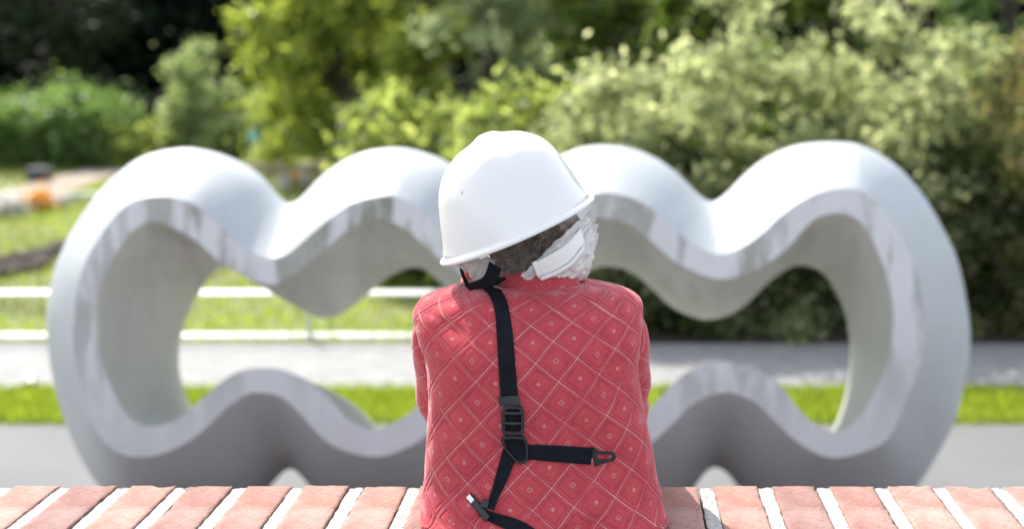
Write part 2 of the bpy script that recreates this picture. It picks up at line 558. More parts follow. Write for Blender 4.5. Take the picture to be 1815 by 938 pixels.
for i, (px, w_, h_, lb) in enumerate([(-0.9, 1.0, 1.4, "dark green shrub at the path edge hidden mostly by the red jacket"), (-0.15, 1.3, 1.5, "dark green shrub at the path edge right behind the red jacket"), (0.8, 1.4, 1.75, "dark green shrub at the path edge seen through the right opening"),
                                      (1.75, 1.4, 1.8, "dark green shrub at the path edge behind the right valley"), (2.7, 1.4, 1.75, "dark green shrub at the path edge behind the right end of the sculpture"),
                                      (3.65, 1.4, 1.7, "dark green shrub at the path edge at the right border")]):
    plant("low_shrub", lb, "shrub", px, Y_PATH1 + 0.55, w_, 1.0, h_, 19000, 0.05, LM["hedge"], 0.0, 40, 'round', 30 + i, "shrubs along the gravel path", 0.02, clump=0.26, stems=3)

# far wood, one dark mass
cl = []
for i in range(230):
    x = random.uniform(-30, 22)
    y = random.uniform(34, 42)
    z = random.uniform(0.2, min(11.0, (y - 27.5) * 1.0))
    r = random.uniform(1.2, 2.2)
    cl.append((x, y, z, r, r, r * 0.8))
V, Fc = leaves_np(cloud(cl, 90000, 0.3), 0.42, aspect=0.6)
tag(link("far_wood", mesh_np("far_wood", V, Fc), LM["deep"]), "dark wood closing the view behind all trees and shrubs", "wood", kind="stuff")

# ------------------------------------------------------------------ low white fence
YF = Y_PATH1 + 0.16
z_top = CH - (518 - VY) * YF / F
z_low = CH - (594 - VY) * YF / F
fence = empty("rail_fence", (-4.0, YF, 0), "low white rail fence between the gravel path and the lawn", "fence")
fx = lambda px: (px - VX) * YF / F
posts = [fx(-1340), fx(-950), fx(-560), fx(-170), fx(190), fx(546), fx(840)]
for zc, th in ((z_top, 0.062), (z_low, 0.062)):
    for a, b in zip(posts[:-1], posts[1:]):
        bm = bmesh.new()
        add_box(bm, ((a + b) / 2, YF - 0.03, zc), (b - a - 0.006, 0.058, 0.016), Matrix.Rotation(math.radians(24), 3, 'X'), bevel=0.003)
        link("rail", bm_mesh("rail", bm), M["white_paint"], fence)
for xp in posts:
    bm = bmesh.new()
    add_box(bm, (xp, YF + 0.012, z_top / 2 - 0.012), (0.034, 0.034, z_top - 0.02), bevel=0.006)
    link("post", bm_mesh("post", bm), M["post_grey"], fence)

# ------------------------------------------------------------------ small far things
def flower_clump(name, label, px, py, w, h, mat, n=900, size=0.05):
    p = ground_at(px, py)
    root = empty(name, p, label, "flowers", "flowers on the far lawn")
    r = w / 2
    C = cloud([(p.x, p.y, h * 0.55, r, r, h * 0.5), (p.x + r * .5, p.y, h * .45, r * .6, r * .6, h * .4), (p.x - r * .5, p.y + .05, h * .5, r * .6, r * .6, h * .4)], n, 0.8)
    V, Fc = leaves_np(C, size, aspect=0.9)
    link("blossom", mesh_np("blossom", V, Fc), mat, root)
    C = cloud([(p.x, p.y, h * 0.35, r * .9, r * .9, h * .4)], 500, 0.3)
    V, Fc = leaves_np(C, size * 1.3)
    link("foliage", mesh_np("foliage", V, Fc), LM["green"], root)


flower_clump("flower_clump", "clump of orange flowers on the lawn at the far left", 62, 374, 0.30, 0.24, M["orange_petal"])
flower_clump("flower_clump", "clump of white flowers left of the orange flowers", 14, 384, 0.36, 0.26, M["white_petal"])
flower_clump("flower_clump", "small clump of white flowers right of the orange flowers", 98, 368, 0.22, 0.16, M["white_petal"], 400)
flower_clump("flower_clump", "small orange flowers between two white pots seen in the left valley", 527, 324, 0.13, 0.12, M["orange_petal"], 250)

p = ground_at(20, 354)
kerb = empty("kerb_edging", p, "pale stone edging behind the orange flowers at the far left", "edging")
for i in range(6):
    bm = bmesh.new()
    add_box(bm, (p.x - 0.9 + i * 0.42, p.y + 0.02 * (i % 2), 0.045), (0.41, 0.16, 0.1), bevel=0.012)
    link("stone", bm_mesh("stone", bm), M["white_stone"], kerb)

p = ground_at(70, 322)
box = empty("utility_box", p, "dark grey box standing on the far lawn at the left", "box")
bm = bmesh.new(); add_box(bm, (p.x, p.y, 0.11), (0.34, 0.26, 0.22), bevel=0.012, seg=2)
link("housing", bm_mesh("housing", bm), M["dark_grey"], box)
bm = bmesh.new(); add_box(bm, (p.x, p.y, 0.232), (0.38, 0.30, 0.022), bevel=0.006)
link("lid", bm_mesh("lid", bm), M["dark_grey"], box)

p = ground_at(512, 316)
lw = empty("stone_wall", p, "low beige stone wall seen in the left valley of the sculpture", "wall")
for r_ in range(2):
    for i in range(5):
        bm = bmesh.new()
        add_box(bm, (p.x - 0.86 + i * 0.43 + 0.2 * (r_ % 2), p.y + 0.1, 0.075 + r_ * 0.137), (0.42, 0.24 + 0.02 * ((i + r_) % 2), 0.135), bevel=0.015)
        link("stone", bm_mesh("stone", bm), M["sandstone"], lw)


def pot(label, px, py, r, h):
    p = ground_at(px, py)
    root = empty("flower_pot", p, label, "pot", "white pots by the low stone wall")
    bm = bmesh.new()
    prof = [(0.0, 0), (r * 0.7, 0), (r * 0.95, h * 0.85), (r * 1.05, h * 0.86), (r * 1.05, h), (r * 0.9, h), (r * 0.88, h * 0.9), (0, h * 0.88)]
    seg = 20
    rings = [[bm.verts.new((p.x + q[0] * math.cos(2 * math.pi * k / seg), p.y + q[0] * math.sin(2 * math.pi * k / seg), q[1])) for k in range(seg)] for q in prof[1:-1]]
    for a, b in zip(rings[:-1], rings[1:]):
        for k in range(seg):
            bm.faces.new((a[k], a[(k + 1) % seg], b[(k + 1) % seg], b[k]))
    bm.faces.new(rings[0][::-1]); bm.faces.new(rings[-1])
    link("body", bm_mesh("body", bm), M["white_stone"], root, smooth=False)
    C = cloud([(p.x, p.y, h * 1.05, r * .8, r * .8, h * .25)], 160, 0.4)
    V, Fc = leaves_np(C, 0.06)
    link("foliage", mesh_np("foliage", V, Fc), M["white_petal"], root)


pot("white flower pot left of the small orange flowers by the low stone wall", 505, 336, 0.10, 0.17)
pot("white flower pot right of the small orange flowers by the low stone wall", 542, 329, 0.09, 0.17)

YT = 23.2
pt = at(450, 240, YT)
nb = empty("nest_box", (pt.x, YT, 0), "small pale teal box on a post in the dark shrubs left of the yellow-green tree", "box")
bm = bmesh.new(); add_box(bm, pt, (0.16, 0.14, 0.22), bevel=0.01)
link("box_body", bm_mesh("box_body", bm), M["teal"], nb)
bm = bmesh.new(); add_box(bm, pt + Vector((0, -0.02, 0.125)), (0.2, 0.2, 0.02), Matrix.Rotation(math.radians(-10), 3, 'X'), bevel=0.003)
link("lid", bm_mesh("lid", bm), M["teal"], nb)
bm = bmesh.new(); tube(bm, [(pt.x, YT + 0.1, -0.05), (pt.x, YT + 0.1, pt.z + 0.1)], 0.03, 8)
link("post", bm_mesh("post", bm), M["bark"], nb)

p = ground_at(56, 692)
sp = empty("ground_spotlight", p, "small black spotlight on the edge of the gravel path at the left", "light")
bm = bmesh.new(); add_box(bm, p + Vector((0, 0, 0.045)), (0.055, 0.05, 0.045), Matrix.Rotation(0.4, 3, 'X'), bevel=0.008, seg=2)
link("housing", bm_mesh("housing", bm), M["black_plastic"], sp)
bm = bmesh.new(); tube(bm, [p, p + Vector((0, 0, 0.03))], [0.022, 0.012], 10)
link("stand", bm_mesh("stand", bm), M["black_plastic"], sp)

# ------------------------------------------------------------------ sculpture
def concrete(name, base1, base2, streak=0.0):
    m, nt, b, o = new_mat(name)
    n1 = noise(nt, 1.6, 6)
    c = ramp(nt, n1.outputs["Fac"], [(0.3, base1), (0.7, base2)])
    n3 = noise(nt, 60, 4)
    c = mixc(nt, 0.12, c, ramp(nt, n3.outputs["Fac"], [(0.35, (0.2, 0.2, 0.2)), (0.65, (0.8, 0.8, 0.8))]), 'OVERLAY')
    if streak > 0:
        n2 = noise(nt, 1.0, 5, 0.6, stretch=(9.0, 2.5, 1.8))
        n4 = noise(nt, 0.9, 3, 0.5)
        tc = nt.nodes.new("ShaderNodeTexCoord")
        sx = nt.nodes.new("ShaderNodeSeparateXYZ")
        nt.links.new(tc.outputs["Object"], sx.inputs[0])
        hi = nt.nodes.new("ShaderNodeMapRange")
        hi.inputs[1].default_value = 0.55; hi.inputs[2].default_value = 1.15
        hi.inputs[3].default_value = 0.12; hi.inputs[4].default_value = 1.0
        nt.links.new(sx.outputs[2], hi.inputs[0])
        f = math_node(nt, 'MULTIPLY', ramp(nt, n2.outputs["Fac"], [(0.46, (0, 0, 0)), (0.57, (1, 1, 1))]),
                      ramp(nt, n4.outputs["Fac"], [(0.30, (0.25, 0.25, 0.25)), (0.58, (1, 1, 1))]))
        f = math_node(nt, 'MULTIPLY', f, hi.outputs[0])
        f = math_node(nt, 'MULTIPLY', f, streak)
        c = mixc(nt, f, c, mixc(nt, ramp(nt, n3.outputs["Fac"], [(0.4, (0, 0, 0)), (0.6, (1, 1, 1))]), (0.10, 0.11, 0.07), (0.20, 0.21, 0.15)))
    nt.links.new(c, b.inputs["Base Color"])
    b.inputs["Roughness"].default_value = 0.55
    bump(nt, b, n3.outputs["Fac"], 0.12, 0.004)
    return m


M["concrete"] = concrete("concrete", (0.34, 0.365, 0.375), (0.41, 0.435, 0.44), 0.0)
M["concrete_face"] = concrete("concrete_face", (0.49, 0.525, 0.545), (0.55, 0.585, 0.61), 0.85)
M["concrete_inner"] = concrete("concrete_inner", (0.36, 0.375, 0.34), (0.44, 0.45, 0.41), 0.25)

# outlines of the sculpture (front outer edge, front inner edge, widest outer ring, widest inner ring),
# clockwise from the left extreme; '*' rows are matching stations
FO = [("*", 134, 537), (143, 483), (165, 438), (204, 381), (240, 354), ("*", 285, 347), (320, 353), (348, 365), ("*", 388, 399), (428, 437), ("*", 476, 458), (505, 452), (527, 436), (559, 407), (596, 378), (632, 356),
      ("*", 686, 346), (708, 350), (744, 370), ("*", 773, 399), (815, 437), ("*", 874, 457), (930, 438), (970, 405), (1005, 366), (1036, 349), ("*", 1068, 341), (1109, 347), (1145, 363), ("*", 1181, 392), (1225, 430), ("*", 1275, 452), (1326, 432), (1362, 403), (1399, 369), (1447, 342),
      ("*", 1488, 334), ("*", 1522, 336), (1548, 353), (1589, 402), (1622, 476), ("*", 1640, 560), (1638, 610), (1628, 656), (1608, 705), (1585, 762), (1559, 791), ("*", 1489, 813), (1443, 803), (1396, 770), (1368, 741), (1336, 712), ("*", 1287, 695), (1235, 712), (1206, 738), (1157, 784), (1120, 805),
      ("*", 1075, 812), (1020, 798), (970, 750), (930, 712), ("*", 880, 698), (835, 712), (795, 745), (758, 771), (733, 789), ("*", 670, 812), (602, 797), (566, 772), (530, 731), (497, 703), ("*", 470, 698), (440, 698), (398, 726), (359, 765), (306, 799), ("*", 258, 811), (218, 807), (183, 783), (155, 737), (144, 681), (129, 610)]
FI = [("*", 174, 537), (188, 486), (210, 441), (236, 409), (258, 395), ("*", 276, 393), (316, 408), (348, 427), ("*", 386, 461), (436, 492), ("*", 484, 505), (509, 494), (545, 468), (581, 437), (617, 407), (654, 389),
      ("*", 672, 387), (715, 403), (740, 424), ("*", 765, 446), (820, 490), ("*", 872, 505), (930, 490), (975, 450), (1010, 408), (1040, 389), ("*", 1068, 385), (1116, 398), (1152, 425), ("*", 1188, 457), (1225, 479), ("*", 1275, 496), (1326, 485), (1362, 465), (1399, 436), (1440, 390),
      ("*", 1484, 377), ("*", 1510, 383), (1530, 398), (1548, 428), (1570, 480), (1581, 528), ("*", 1584, 565), (1580, 610), (1569, 659), (1549, 702), (1526, 738), (1499, 762), ("*", 1472, 765), (1443, 752), (1408, 718), (1388, 689), (1340, 654), ("*", 1280, 641), (1224, 656), (1192, 681), (1146, 732), (1120, 752),
      ("*", 1078, 764), (1020, 745), (970, 695), (930, 658), ("*", 880, 645), (835, 656), (795, 683), (746, 711), (727, 734), ("*", 668, 762), (636, 756), (608, 736), (580, 703), (525, 664), ("*", 470, 652), (419, 660), (384, 684), (352, 712), (310, 748), ("*", 262, 757), (229, 741), (204, 702), (185, 653), (176, 610)]
SO = [("*", 82, 550), (95, 483), (118, 425), (150, 374), (181, 333), (220, 298), (258, 275), ("*", 322, 262), (364, 266), (412, 280), (460, 308), ("*", 492, 344), ("*", 514, 362), (534, 350), (570, 312), (603, 289), (646, 269),
      ("*", 692, 262), (733, 265), (795, 287), (840, 328), ("*", 866, 352), ("*", 890, 362), (925, 340), (965, 295), (1000, 273), (1036, 260), ("*", 1074, 257), (1116, 262), (1159, 278), (1196, 303), (1225, 331), ("*", 1245, 350), ("*", 1266, 358), (1290, 340), (1308, 321), (1341, 291), (1377, 270), (1417, 256),
      ("*", 1473, 251), ("*", 1522, 255), (1545, 266), (1581, 286), (1619, 323), (1649, 364), (1678, 417), (1701, 472), ("*", 1720, 580), (1717, 643), (1707, 692), (1694, 745), (1671, 791), (1644, 837), (1612, 880), (1570, 908), ("*", 1490, 924), (1410, 918), (1350, 898), (1309, 865), (1290, 840), ("*", 1267, 828), (1247, 842), (1228, 868), (1190, 900), (1150, 918),
      ("*", 1085, 924), (1010, 915), (950, 885), (915, 845), ("*", 892, 829), (868, 845), (830, 885), (770, 915), ("*", 690, 924), (620, 914), (580, 895), (551, 866), (532, 843), ("*", 514, 831), (498, 842), (479, 863), (450, 892), (400, 915), ("*", 300, 924), (240, 912), (200, 890), (174, 862), (151, 828), (130, 786), (106, 723), (90, 656), (83, 600)]
BI = [("*", 330, 567), (342, 540), (363, 503), (380, 482), ("*", 402, 471), (432, 480), (470, 503), ("*", 515, 538), (546, 557), ("*", 575, 565), (606, 557), (645, 528), (680, 497), (715, 478),
      ("*", 740, 474), (757, 481), (785, 505), ("*", 825, 538), (862, 560), ("*", 900, 567), (950, 552), (990, 524), (1029, 494), (1047, 480), ("*", 1070, 472), (1109, 477), (1138, 497), (1163, 519), ("*", 1196, 548), ("*", 1250, 568), (1301, 555), (1333, 530), (1362, 501), (1399, 475),
      ("*", 1424, 470), ("*", 1448, 478), (1462, 488), (1477, 510), (1492, 540), (1501, 568), ("*", 1507, 616), (1506, 652), (1496, 709), (1478, 758), (1465, 775), ("*", 1445, 780), (1420, 765), (1396, 738), (1360, 704), (1320, 682), ("*", 1272, 672), (1225, 686), (1195, 712), (1165, 745), (1130, 772),
      ("*", 1080, 785), (1025, 770), (980, 720), (940, 690), ("*", 890, 678), (845, 692), (805, 722), (760, 755), ("*", 705, 782), (668, 758), (640, 727), (605, 702), (565, 684), ("*", 510, 676), (470, 684), (430, 702), (400, 725), (385, 745), ("*", 365, 752), (345, 735), (327, 695), (317, 645), (321, 598)]


def stations(curve, per):
    """resample a closed curve, `per` samples between '*' stations, Catmull-Rom"""
    pts = np.array([c[-2:] for c in curve], dtype=float)
    idx = [i for i, c in enumerate(curve) if c[0] == "*"]
    n = len(pts)
    dens = 24
    fine, fi = [], []
    for i in range(n):
        a, b, c, d = pts[(i - 1) % n], pts[i], pts[(i + 1) % n], pts[(i + 2) % n]
        for k in range(dens):
            t = k / dens
            fine.append(0.5 * (2 * b + (c - a) * t + (2 * a - 5 * b + 4 * c - d) * t * t + (3 * b - a - 3 * c + d) * t ** 3))
    fine = np.array(fine)
    # light periodic smoothing
    ker = np.exp(-0.5 * (np.arange(-30, 31) / 5.0) ** 2); ker /= ker.sum()
    ext = np.vstack([fine[-30:], fine, fine[:30]])
    fine = np.stack([np.convolve(ext[:, k], ker, 'valid') for k in range(2)], 1)
    out = []
    for s in range(len(idx)):
        i0 = idx[s] * dens
        i1 = (idx[s + 1] if s + 1 < len(idx) else n + idx[0]) * dens
        seg = fine[np.arange(i0, i1 + 1) % len(fine)]
        L = np.concatenate([[0], np.cumsum(np.linalg.norm(np.diff(seg, axis=0), axis=1))])
        u = np.linspace(0, L[-1], per + 1)[:-1]
        out.append(np.stack([np.interp(u, L, seg[:, 0]), np.interp(u, L, seg[:, 1])], 1))
    return np.vstack(out)


PER = 20
cFO, cFI, cSO, cBI = [stations(c, PER) for c in (FO, FI, SO, BI)]
NS = len(cFO)
Y0, YM, YB = 5.40, 5.92, 6.30


def section(i):
    """closed cross-section ring at station i: (points, material index per edge)"""
    fo, fi, so, bi = cFO[i], cFI[i], cSO[i], cBI[i]
    ring, mats = [], []
    def put(q, Y, mi):
        v = at(q[0], q[1], Y)
        if v.z < 0.002: v.z = 0.002
        ring.append(v); mats.append(mi)
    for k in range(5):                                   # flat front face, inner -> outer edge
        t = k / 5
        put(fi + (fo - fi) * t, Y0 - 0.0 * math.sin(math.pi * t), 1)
    NO = 12
    for k in range(NO):                                  # outer flank
        t = k / NO
        put(fo + (so - fo) * math.sin(math.pi / 2 * t), Y0 + (YM - Y0) * t, 0)
    mid = (so + bi) / 2
    NB = 16
    for k in range(NB):                                  # rounded back
        ph = math.pi * k / NB
        put(mid + (so - mid) * math.cos(ph), YM + (YB - YM) * math.sin(ph), 0)
    for k in range(NO):                                  # inner flank
        t = 1 - k / NO
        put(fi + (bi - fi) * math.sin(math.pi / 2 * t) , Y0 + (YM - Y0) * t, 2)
    return ring, mats


sculpt = empty("sculpture", (-0.4, 5.9, 0), "big pale concrete loop sculpture of wavy tube standing on the forecourt", "sculpture")
rings = [section(i) for i in range(NS)]
RK = len(rings[0][0])
# joints between cast segments, halfway down the slopes
cuts = [int(round(PER * c_)) for c_ in (0.5, 2, 3.5, 5, 6.5, 8, 9.5, 11, 12.5, 13.5, 14.5, 15.5, 16.5, 17.5, 18.5, 19.5)]
for s in range(len(cuts)):
    a, b = cuts[s], cuts[(s + 1) % len(cuts)]
    idxs = list(range(a, (b if b > a else b + NS) + 1))
    verts, faces, fm = [], [], []
    m = len(idxs)
    def shrink(ring, k):
        c = sum(ring, Vector()) / len(ring)
        return [p + (c - p).normalized() * k for p in ring]
    layers = []
    first = rings[idxs[0] % NS][0]; second = rings[idxs[1] % NS][0]
    last = rings[idxs[-1] % NS][0]; prev = rings[idxs[-2] % NS][0]
    layers.append(shrink(first, 0.008))
    layers.append(shrink([p.lerp(q, 0.015) for p, q in zip(first, second)], 0.0))
    layers.append([p.lerp(q, 0.10) for p, q in zip(first, second)])
    for ii in idxs[1:-1]:
        layers.append(rings[ii % NS][0])
    layers.append([p.lerp(q, 0.10) for p, q in zip(last, prev)])
    layers.append(shrink([p.lerp(q, 0.015) for p, q in zip(last, prev)], 0.0))
    layers.append(shrink(last, 0.008))
    for L in layers:
        verts += L
    mi = rings[0][1]
    for j in range(len(layers) - 1):
        for k in range(RK):
            k2 = (k + 1) % RK
            faces.append((j * RK + k, (j + 1) * RK + k, (j + 1) * RK + k2, j * RK + k2))
            fm.append(mi[k])
    faces.append(tuple(range(RK))); fm.append(0)
    faces.append(tuple((len(layers) - 1) * RK + k for k in range(RK))[::-1]); fm.append(0)
    me = mesh_py("segment", verts, faces)
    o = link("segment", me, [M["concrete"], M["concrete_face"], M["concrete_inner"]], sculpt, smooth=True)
    me.polygons.foreach_set("material_index", fm)
    bmx = bmesh.new(); bmx.from_mesh(me)
    bmesh.ops.recalc_face_normals(bmx, faces=bmx.faces)
    bmx.to_mesh(me); bmx.free()
    # the rims of the flat front face stay crisp
    sharp = []
    edge_key = {}
    for e in me.edges:
        edge_key[tuple(sorted(e.vertices))] = e
    for j in range(len(layers) - 1):
        for k in (0, 5):
            e = edge_key.get(tuple(sorted((j * RK + k, (j + 1) * RK + k))))
            if e: e.use_edge_sharp = True

# ------------------------------------------------------------------ brick wall
Y_FAR = 2.61
Z_TOP = CH - (862 - VY) * Y_FAR / F
Y_NEAR = 2.362


def brick_mat():
    m, nt, b, o = new_mat("brick_clay")
    oi = nt.nodes.new("ShaderNodeObjectInfo")
    n1 = noise(nt, 14, 6, 0.6)
    n2 = noise(nt, 90, 5, 0.65)
    n3 = noise(nt, 5, 4, 0.6)
    c = ramp(nt, n1.outputs["Fac"], [(0.30, (0.27, 0.125, 0.098)), (0.5, (0.33, 0.18, 0.148)), (0.70, (0.36, 0.25, 0.215))])
    c = mixc(nt, ramp(nt, n3.outputs["Fac"], [(0.45, (0, 0, 0)), (0.75, (0.55, 0.55, 0.55))]), c, (0.42, 0.30, 0.26))
    c = mixc(nt, ramp(nt, n2.outputs["Fac"], [(0.54, (0, 0, 0)), (0.70, (0.6, 0.6, 0.6))]), c, (0.46, 0.36, 0.32))
    tone = ramp(nt, oi.outputs["Random"], [(0.0, (0.78, 0.79, 0.82)), (0.5, (0.98, 0.95, 0.93)), (1.0, (1.08, 1.12, 1.10))])
    n6 = noise(nt, 38, 5, 0.7)
    c = mixc(nt, ramp(nt, n6.outputs["Fac"], [(0.54, (0, 0, 0)), (0.68, (0.6, 0.6, 0.6))]), c, (0.17, 0.11, 0.095))
    c = mixc(nt, 1.0, c, tone, 'MULTIPLY')
    nt.links.new(c, b.inputs["Base Color"])
    b.inputs["Roughness"].default_value = 0.9
    b.inputs["Specular IOR Level"].default_value = 0.2
    h = math_node(nt, 'ADD', n2.outputs["Fac"], noise(nt, 320, 3).outputs["Fac"])
    bump(nt, b, h, 0.7, 0.0035)
    return m


M["brick"] = brick_mat()
M["mortar"] = simple("mortar", (0.26, 0.25, 0.235), (0.50, 0.49, 0.46), 130, 0.95, 1.0, 190, 0.004, 0.2)
M["crack"] = simple("crack", (0.02, 0.016, 0.013), (0.04, 0.03, 0.024), 40, 0.95)


def brick_mesh(seed, L, W, H):
    rs = random.Random(seed)
    nx_, ny_ = 14, 30
    bmx = bmesh.new()
    from mathutils import noise as mn
    def top(i, j):
        u, v = i / nx_, j / ny_
        x = (u - 0.5) * W; y = (v - 0.5) * L
        wob = 0.0016 * mn.noise(Vector((v * 9 + seed * 3.1, u * 2, seed)))
        e = min(u, 1 - u) * W; e2 = min(v, 1 - v) * L
        ed = min(e, e2)
        z = 0.0009 * mn.noise(Vector((x * 60, y * 60, seed * 1.7))) + 0.0004 * mn.noise(Vector((x * 16, y * 16, seed * 2.7)))
        z -= 0.0010 * max(0, 1 - ed / 0.003) ** 2
        ch = mn.noise(Vector((x * 30 + seed, y * 26, 3.3 + seed)))
        if ed < 0.012 and ch > 0.30:
            z -= 0.010 * (ch - 0.30) * (1 - ed / 0.012) * 2.2
        if u in (0.0, 1.0): x += wob + (0.0022 * mn.noise(Vector((y * 45, seed, u * 5))))
        if v in (0.0, 1.0): y += 0.002 * mn.noise(Vector((x * 60, seed, v * 5)))
        return Vector((x, y, z))
    g = [[bmx.verts.new(top(i, j)) for j in range(ny_ + 1)] for i in range(nx_ + 1)]
    for i in range(nx_):
        for j in range(ny_):
            bmx.faces.new((g[i][j], g[i + 1][j], g[i + 1][j + 1], g[i][j + 1]))
    border = [g[i][0] for i in range(nx_ + 1)] + [g[nx_][j] for j in range(1, ny_ + 1)] + [g[i][ny_] for i in range(nx_ - 1, -1, -1)] + [g[0][j] for j in range(ny_ - 1, 0, -1)]
    low = [bmx.verts.new((v.co.x, v.co.y, -H)) for v in border]
    nb_ = len(border)
    for k in range(nb_):
        bmx.faces.new((border[k], low[k], low[(k + 1) % nb_], border[(k + 1) % nb_]))
    bmx.faces.new(low[::-1])
    me = bm_mesh("brick", bmx)
    me.polygons.foreach_set("use_smooth", [len(p_.vertices) == 4 and abs(p_.normal.z) > 0.5 for p_ in me.polygons])
    me.materials.append(M["brick"])
    return me


def mortar_mesh(seed, L, W, H):
    rs = random.Random(seed + 900)
    from mathutils import noise as mn
    bmx = bmesh.new()
    nx_, ny_ = 8, 40
    def top(i, j):
        u, v = i / nx_, j / ny_
        x = (u - 0.5) * W; y = (v - 0.5) * L
        z = 0.0018 * mn.noise(Vector((x * 90, y * 90, seed))) + 0.0012 * mn.noise(Vector((x * 25, y * 20, seed + 4)))
        if i == 0:
            x += 0.0022 * mn.noise(Vector((y * 35, seed * 1.3, 1))) + 0.0006 * mn.noise(Vector((y * 120, seed, 2)))
            z -= 0.0015
        if i == nx_:
            x += 0.0012 * mn.noise(Vector((y * 60, seed * 2.3, 9)))
        if v > 0.97: y -= 0.004 + 0.008 * abs(mn.noise(Vector((x * 60, seed, 7))))
        return Vector((x, y, z))
    g = [[bmx.verts.new(top(i, j)) for j in range(ny_ + 1)] for i in range(nx_ + 1)]
    for i in range(nx_):
        for j in range(ny_):
            bmx.faces.new((g[i][j], g[i + 1][j], g[i + 1][j + 1], g[i][j + 1]))
    border = [g[i][0] for i in range(nx_ + 1)] + [g[nx_][j] for j in range(1, ny_ + 1)] + [g[i][ny_] for i in range(nx_ - 1, -1, -1)] + [g[0][j] for j in range(ny_ - 1, 0, -1)]
    low = [bmx.verts.new((v.co.x, v.co.y, -H)) for v in border]
    n_ = len(border)
    for k in range(n_):
        bmx.faces.new((border[k], low[k], low[(k + 1) % n_], border[(k + 1) % n_]))
    bmx.faces.new(low[::-1])
    me = bm_mesh("mortar_joint", bmx)
    me.materials.append(M["mortar"])
    return me


wall = empty("brick_wall", (0, (Y_FAR + Y_NEAR) / 2, 0), "brick wall with a coping of upright bricks and wide pale joints, the person sits on it", "wall")
BL = Y_FAR - Y_NEAR
bm = bmesh.new()
add_box(bm, (-0.4, (Y_FAR + Y_NEAR) / 2, (Z_TOP - 0.055) / 2 - 0.03), (7.0, BL - 0.02, Z_TOP - 0.055 + 0.06))
mb, ntb, bb, ob = new_mat("wall_bricks")
tcb = ntb.nodes.new("ShaderNodeTexCoord")
mpb = ntb.nodes.new("ShaderNodeMapping"); mpb.inputs["Rotation"].default_value = (math.radians(90), 0, 0)
ntb.links.new(tcb.outputs["Object"], mpb.inputs[0])
bt = ntb.nodes.new("ShaderNodeTexBrick")
bt.inputs["Color1"].default_value = (0.30, 0.11, 0.08, 1); bt.inputs["Color2"].default_value = (0.38, 0.17, 0.13, 1)
bt.inputs["Mortar"].default_value = (0.45, 0.43, 0.4, 1)
bt.inputs["Scale"].default_value = 1.0; bt.inputs["Brick Width"].default_value = 0.24; bt.inputs["Row Height"].default_value = 0.07; bt.inputs["Mortar Size"].default_value = 0.006
ntb.links.new(mpb.outputs[0], bt.inputs["Vector"]); ntb.links.new(bt.outputs[0], bb.inputs["Base Color"])
bb.inputs["Roughness"].default_value = 0.9
link("wall_body", bm_mesh("wall_body", bm), mb, wall)

# right end of each brick at the far edge, as seen; pitch is about 118 mm
PITCH = 0.1185
bmeshes = [brick_mesh(s, BL, 0.0885, 0.058) for s in range(7)]
mmeshes = [mortar_mesh(s, BL - 0.004, 0.0275, 0.05) for s in range(7)]
x_ref = (735 - VX) * Y_FAR / F         # a joint left of the jacket
for k in range(-16, 24):
    xc = x_ref + k * PITCH
    x_b = xc - 0.030 / 2 - 0.0885 / 2 + random.uniform(-0.002, 0.002)
    o = bpy.data.objects.new("brick", bmeshes[(k * 3) % 7]); COL.objects.link(o)
    o.parent = wall; o.matrix_parent_inverse = Matrix.Translation(-Vector(wall.location))
    o.location = (x_b, (Y_FAR + Y_NEAR) / 2 + random.uniform(-0.002, 0.002), Z_TOP + random.uniform(-0.0015, 0.0015))
    o.rotation_euler = (random.uniform(-0.004, 0.004), random.uniform(-0.01, 0.01), random.uniform(-0.008, 0.008))
    o = bpy.data.objects.new("mortar_joint", mmeshes[(k * 5) % 7]); COL.objects.link(o)
    o.parent = wall; o.matrix_parent_inverse = Matrix.Translation(-Vector(wall.location))
    o.location = (xc + 0.0018, (Y_FAR + Y_NEAR) / 2 - 0.001, Z_TOP - 0.0022)
    o.rotation_euler = (0, random.uniform(-0.02, 0.02), random.uniform(-0.006, 0.006))

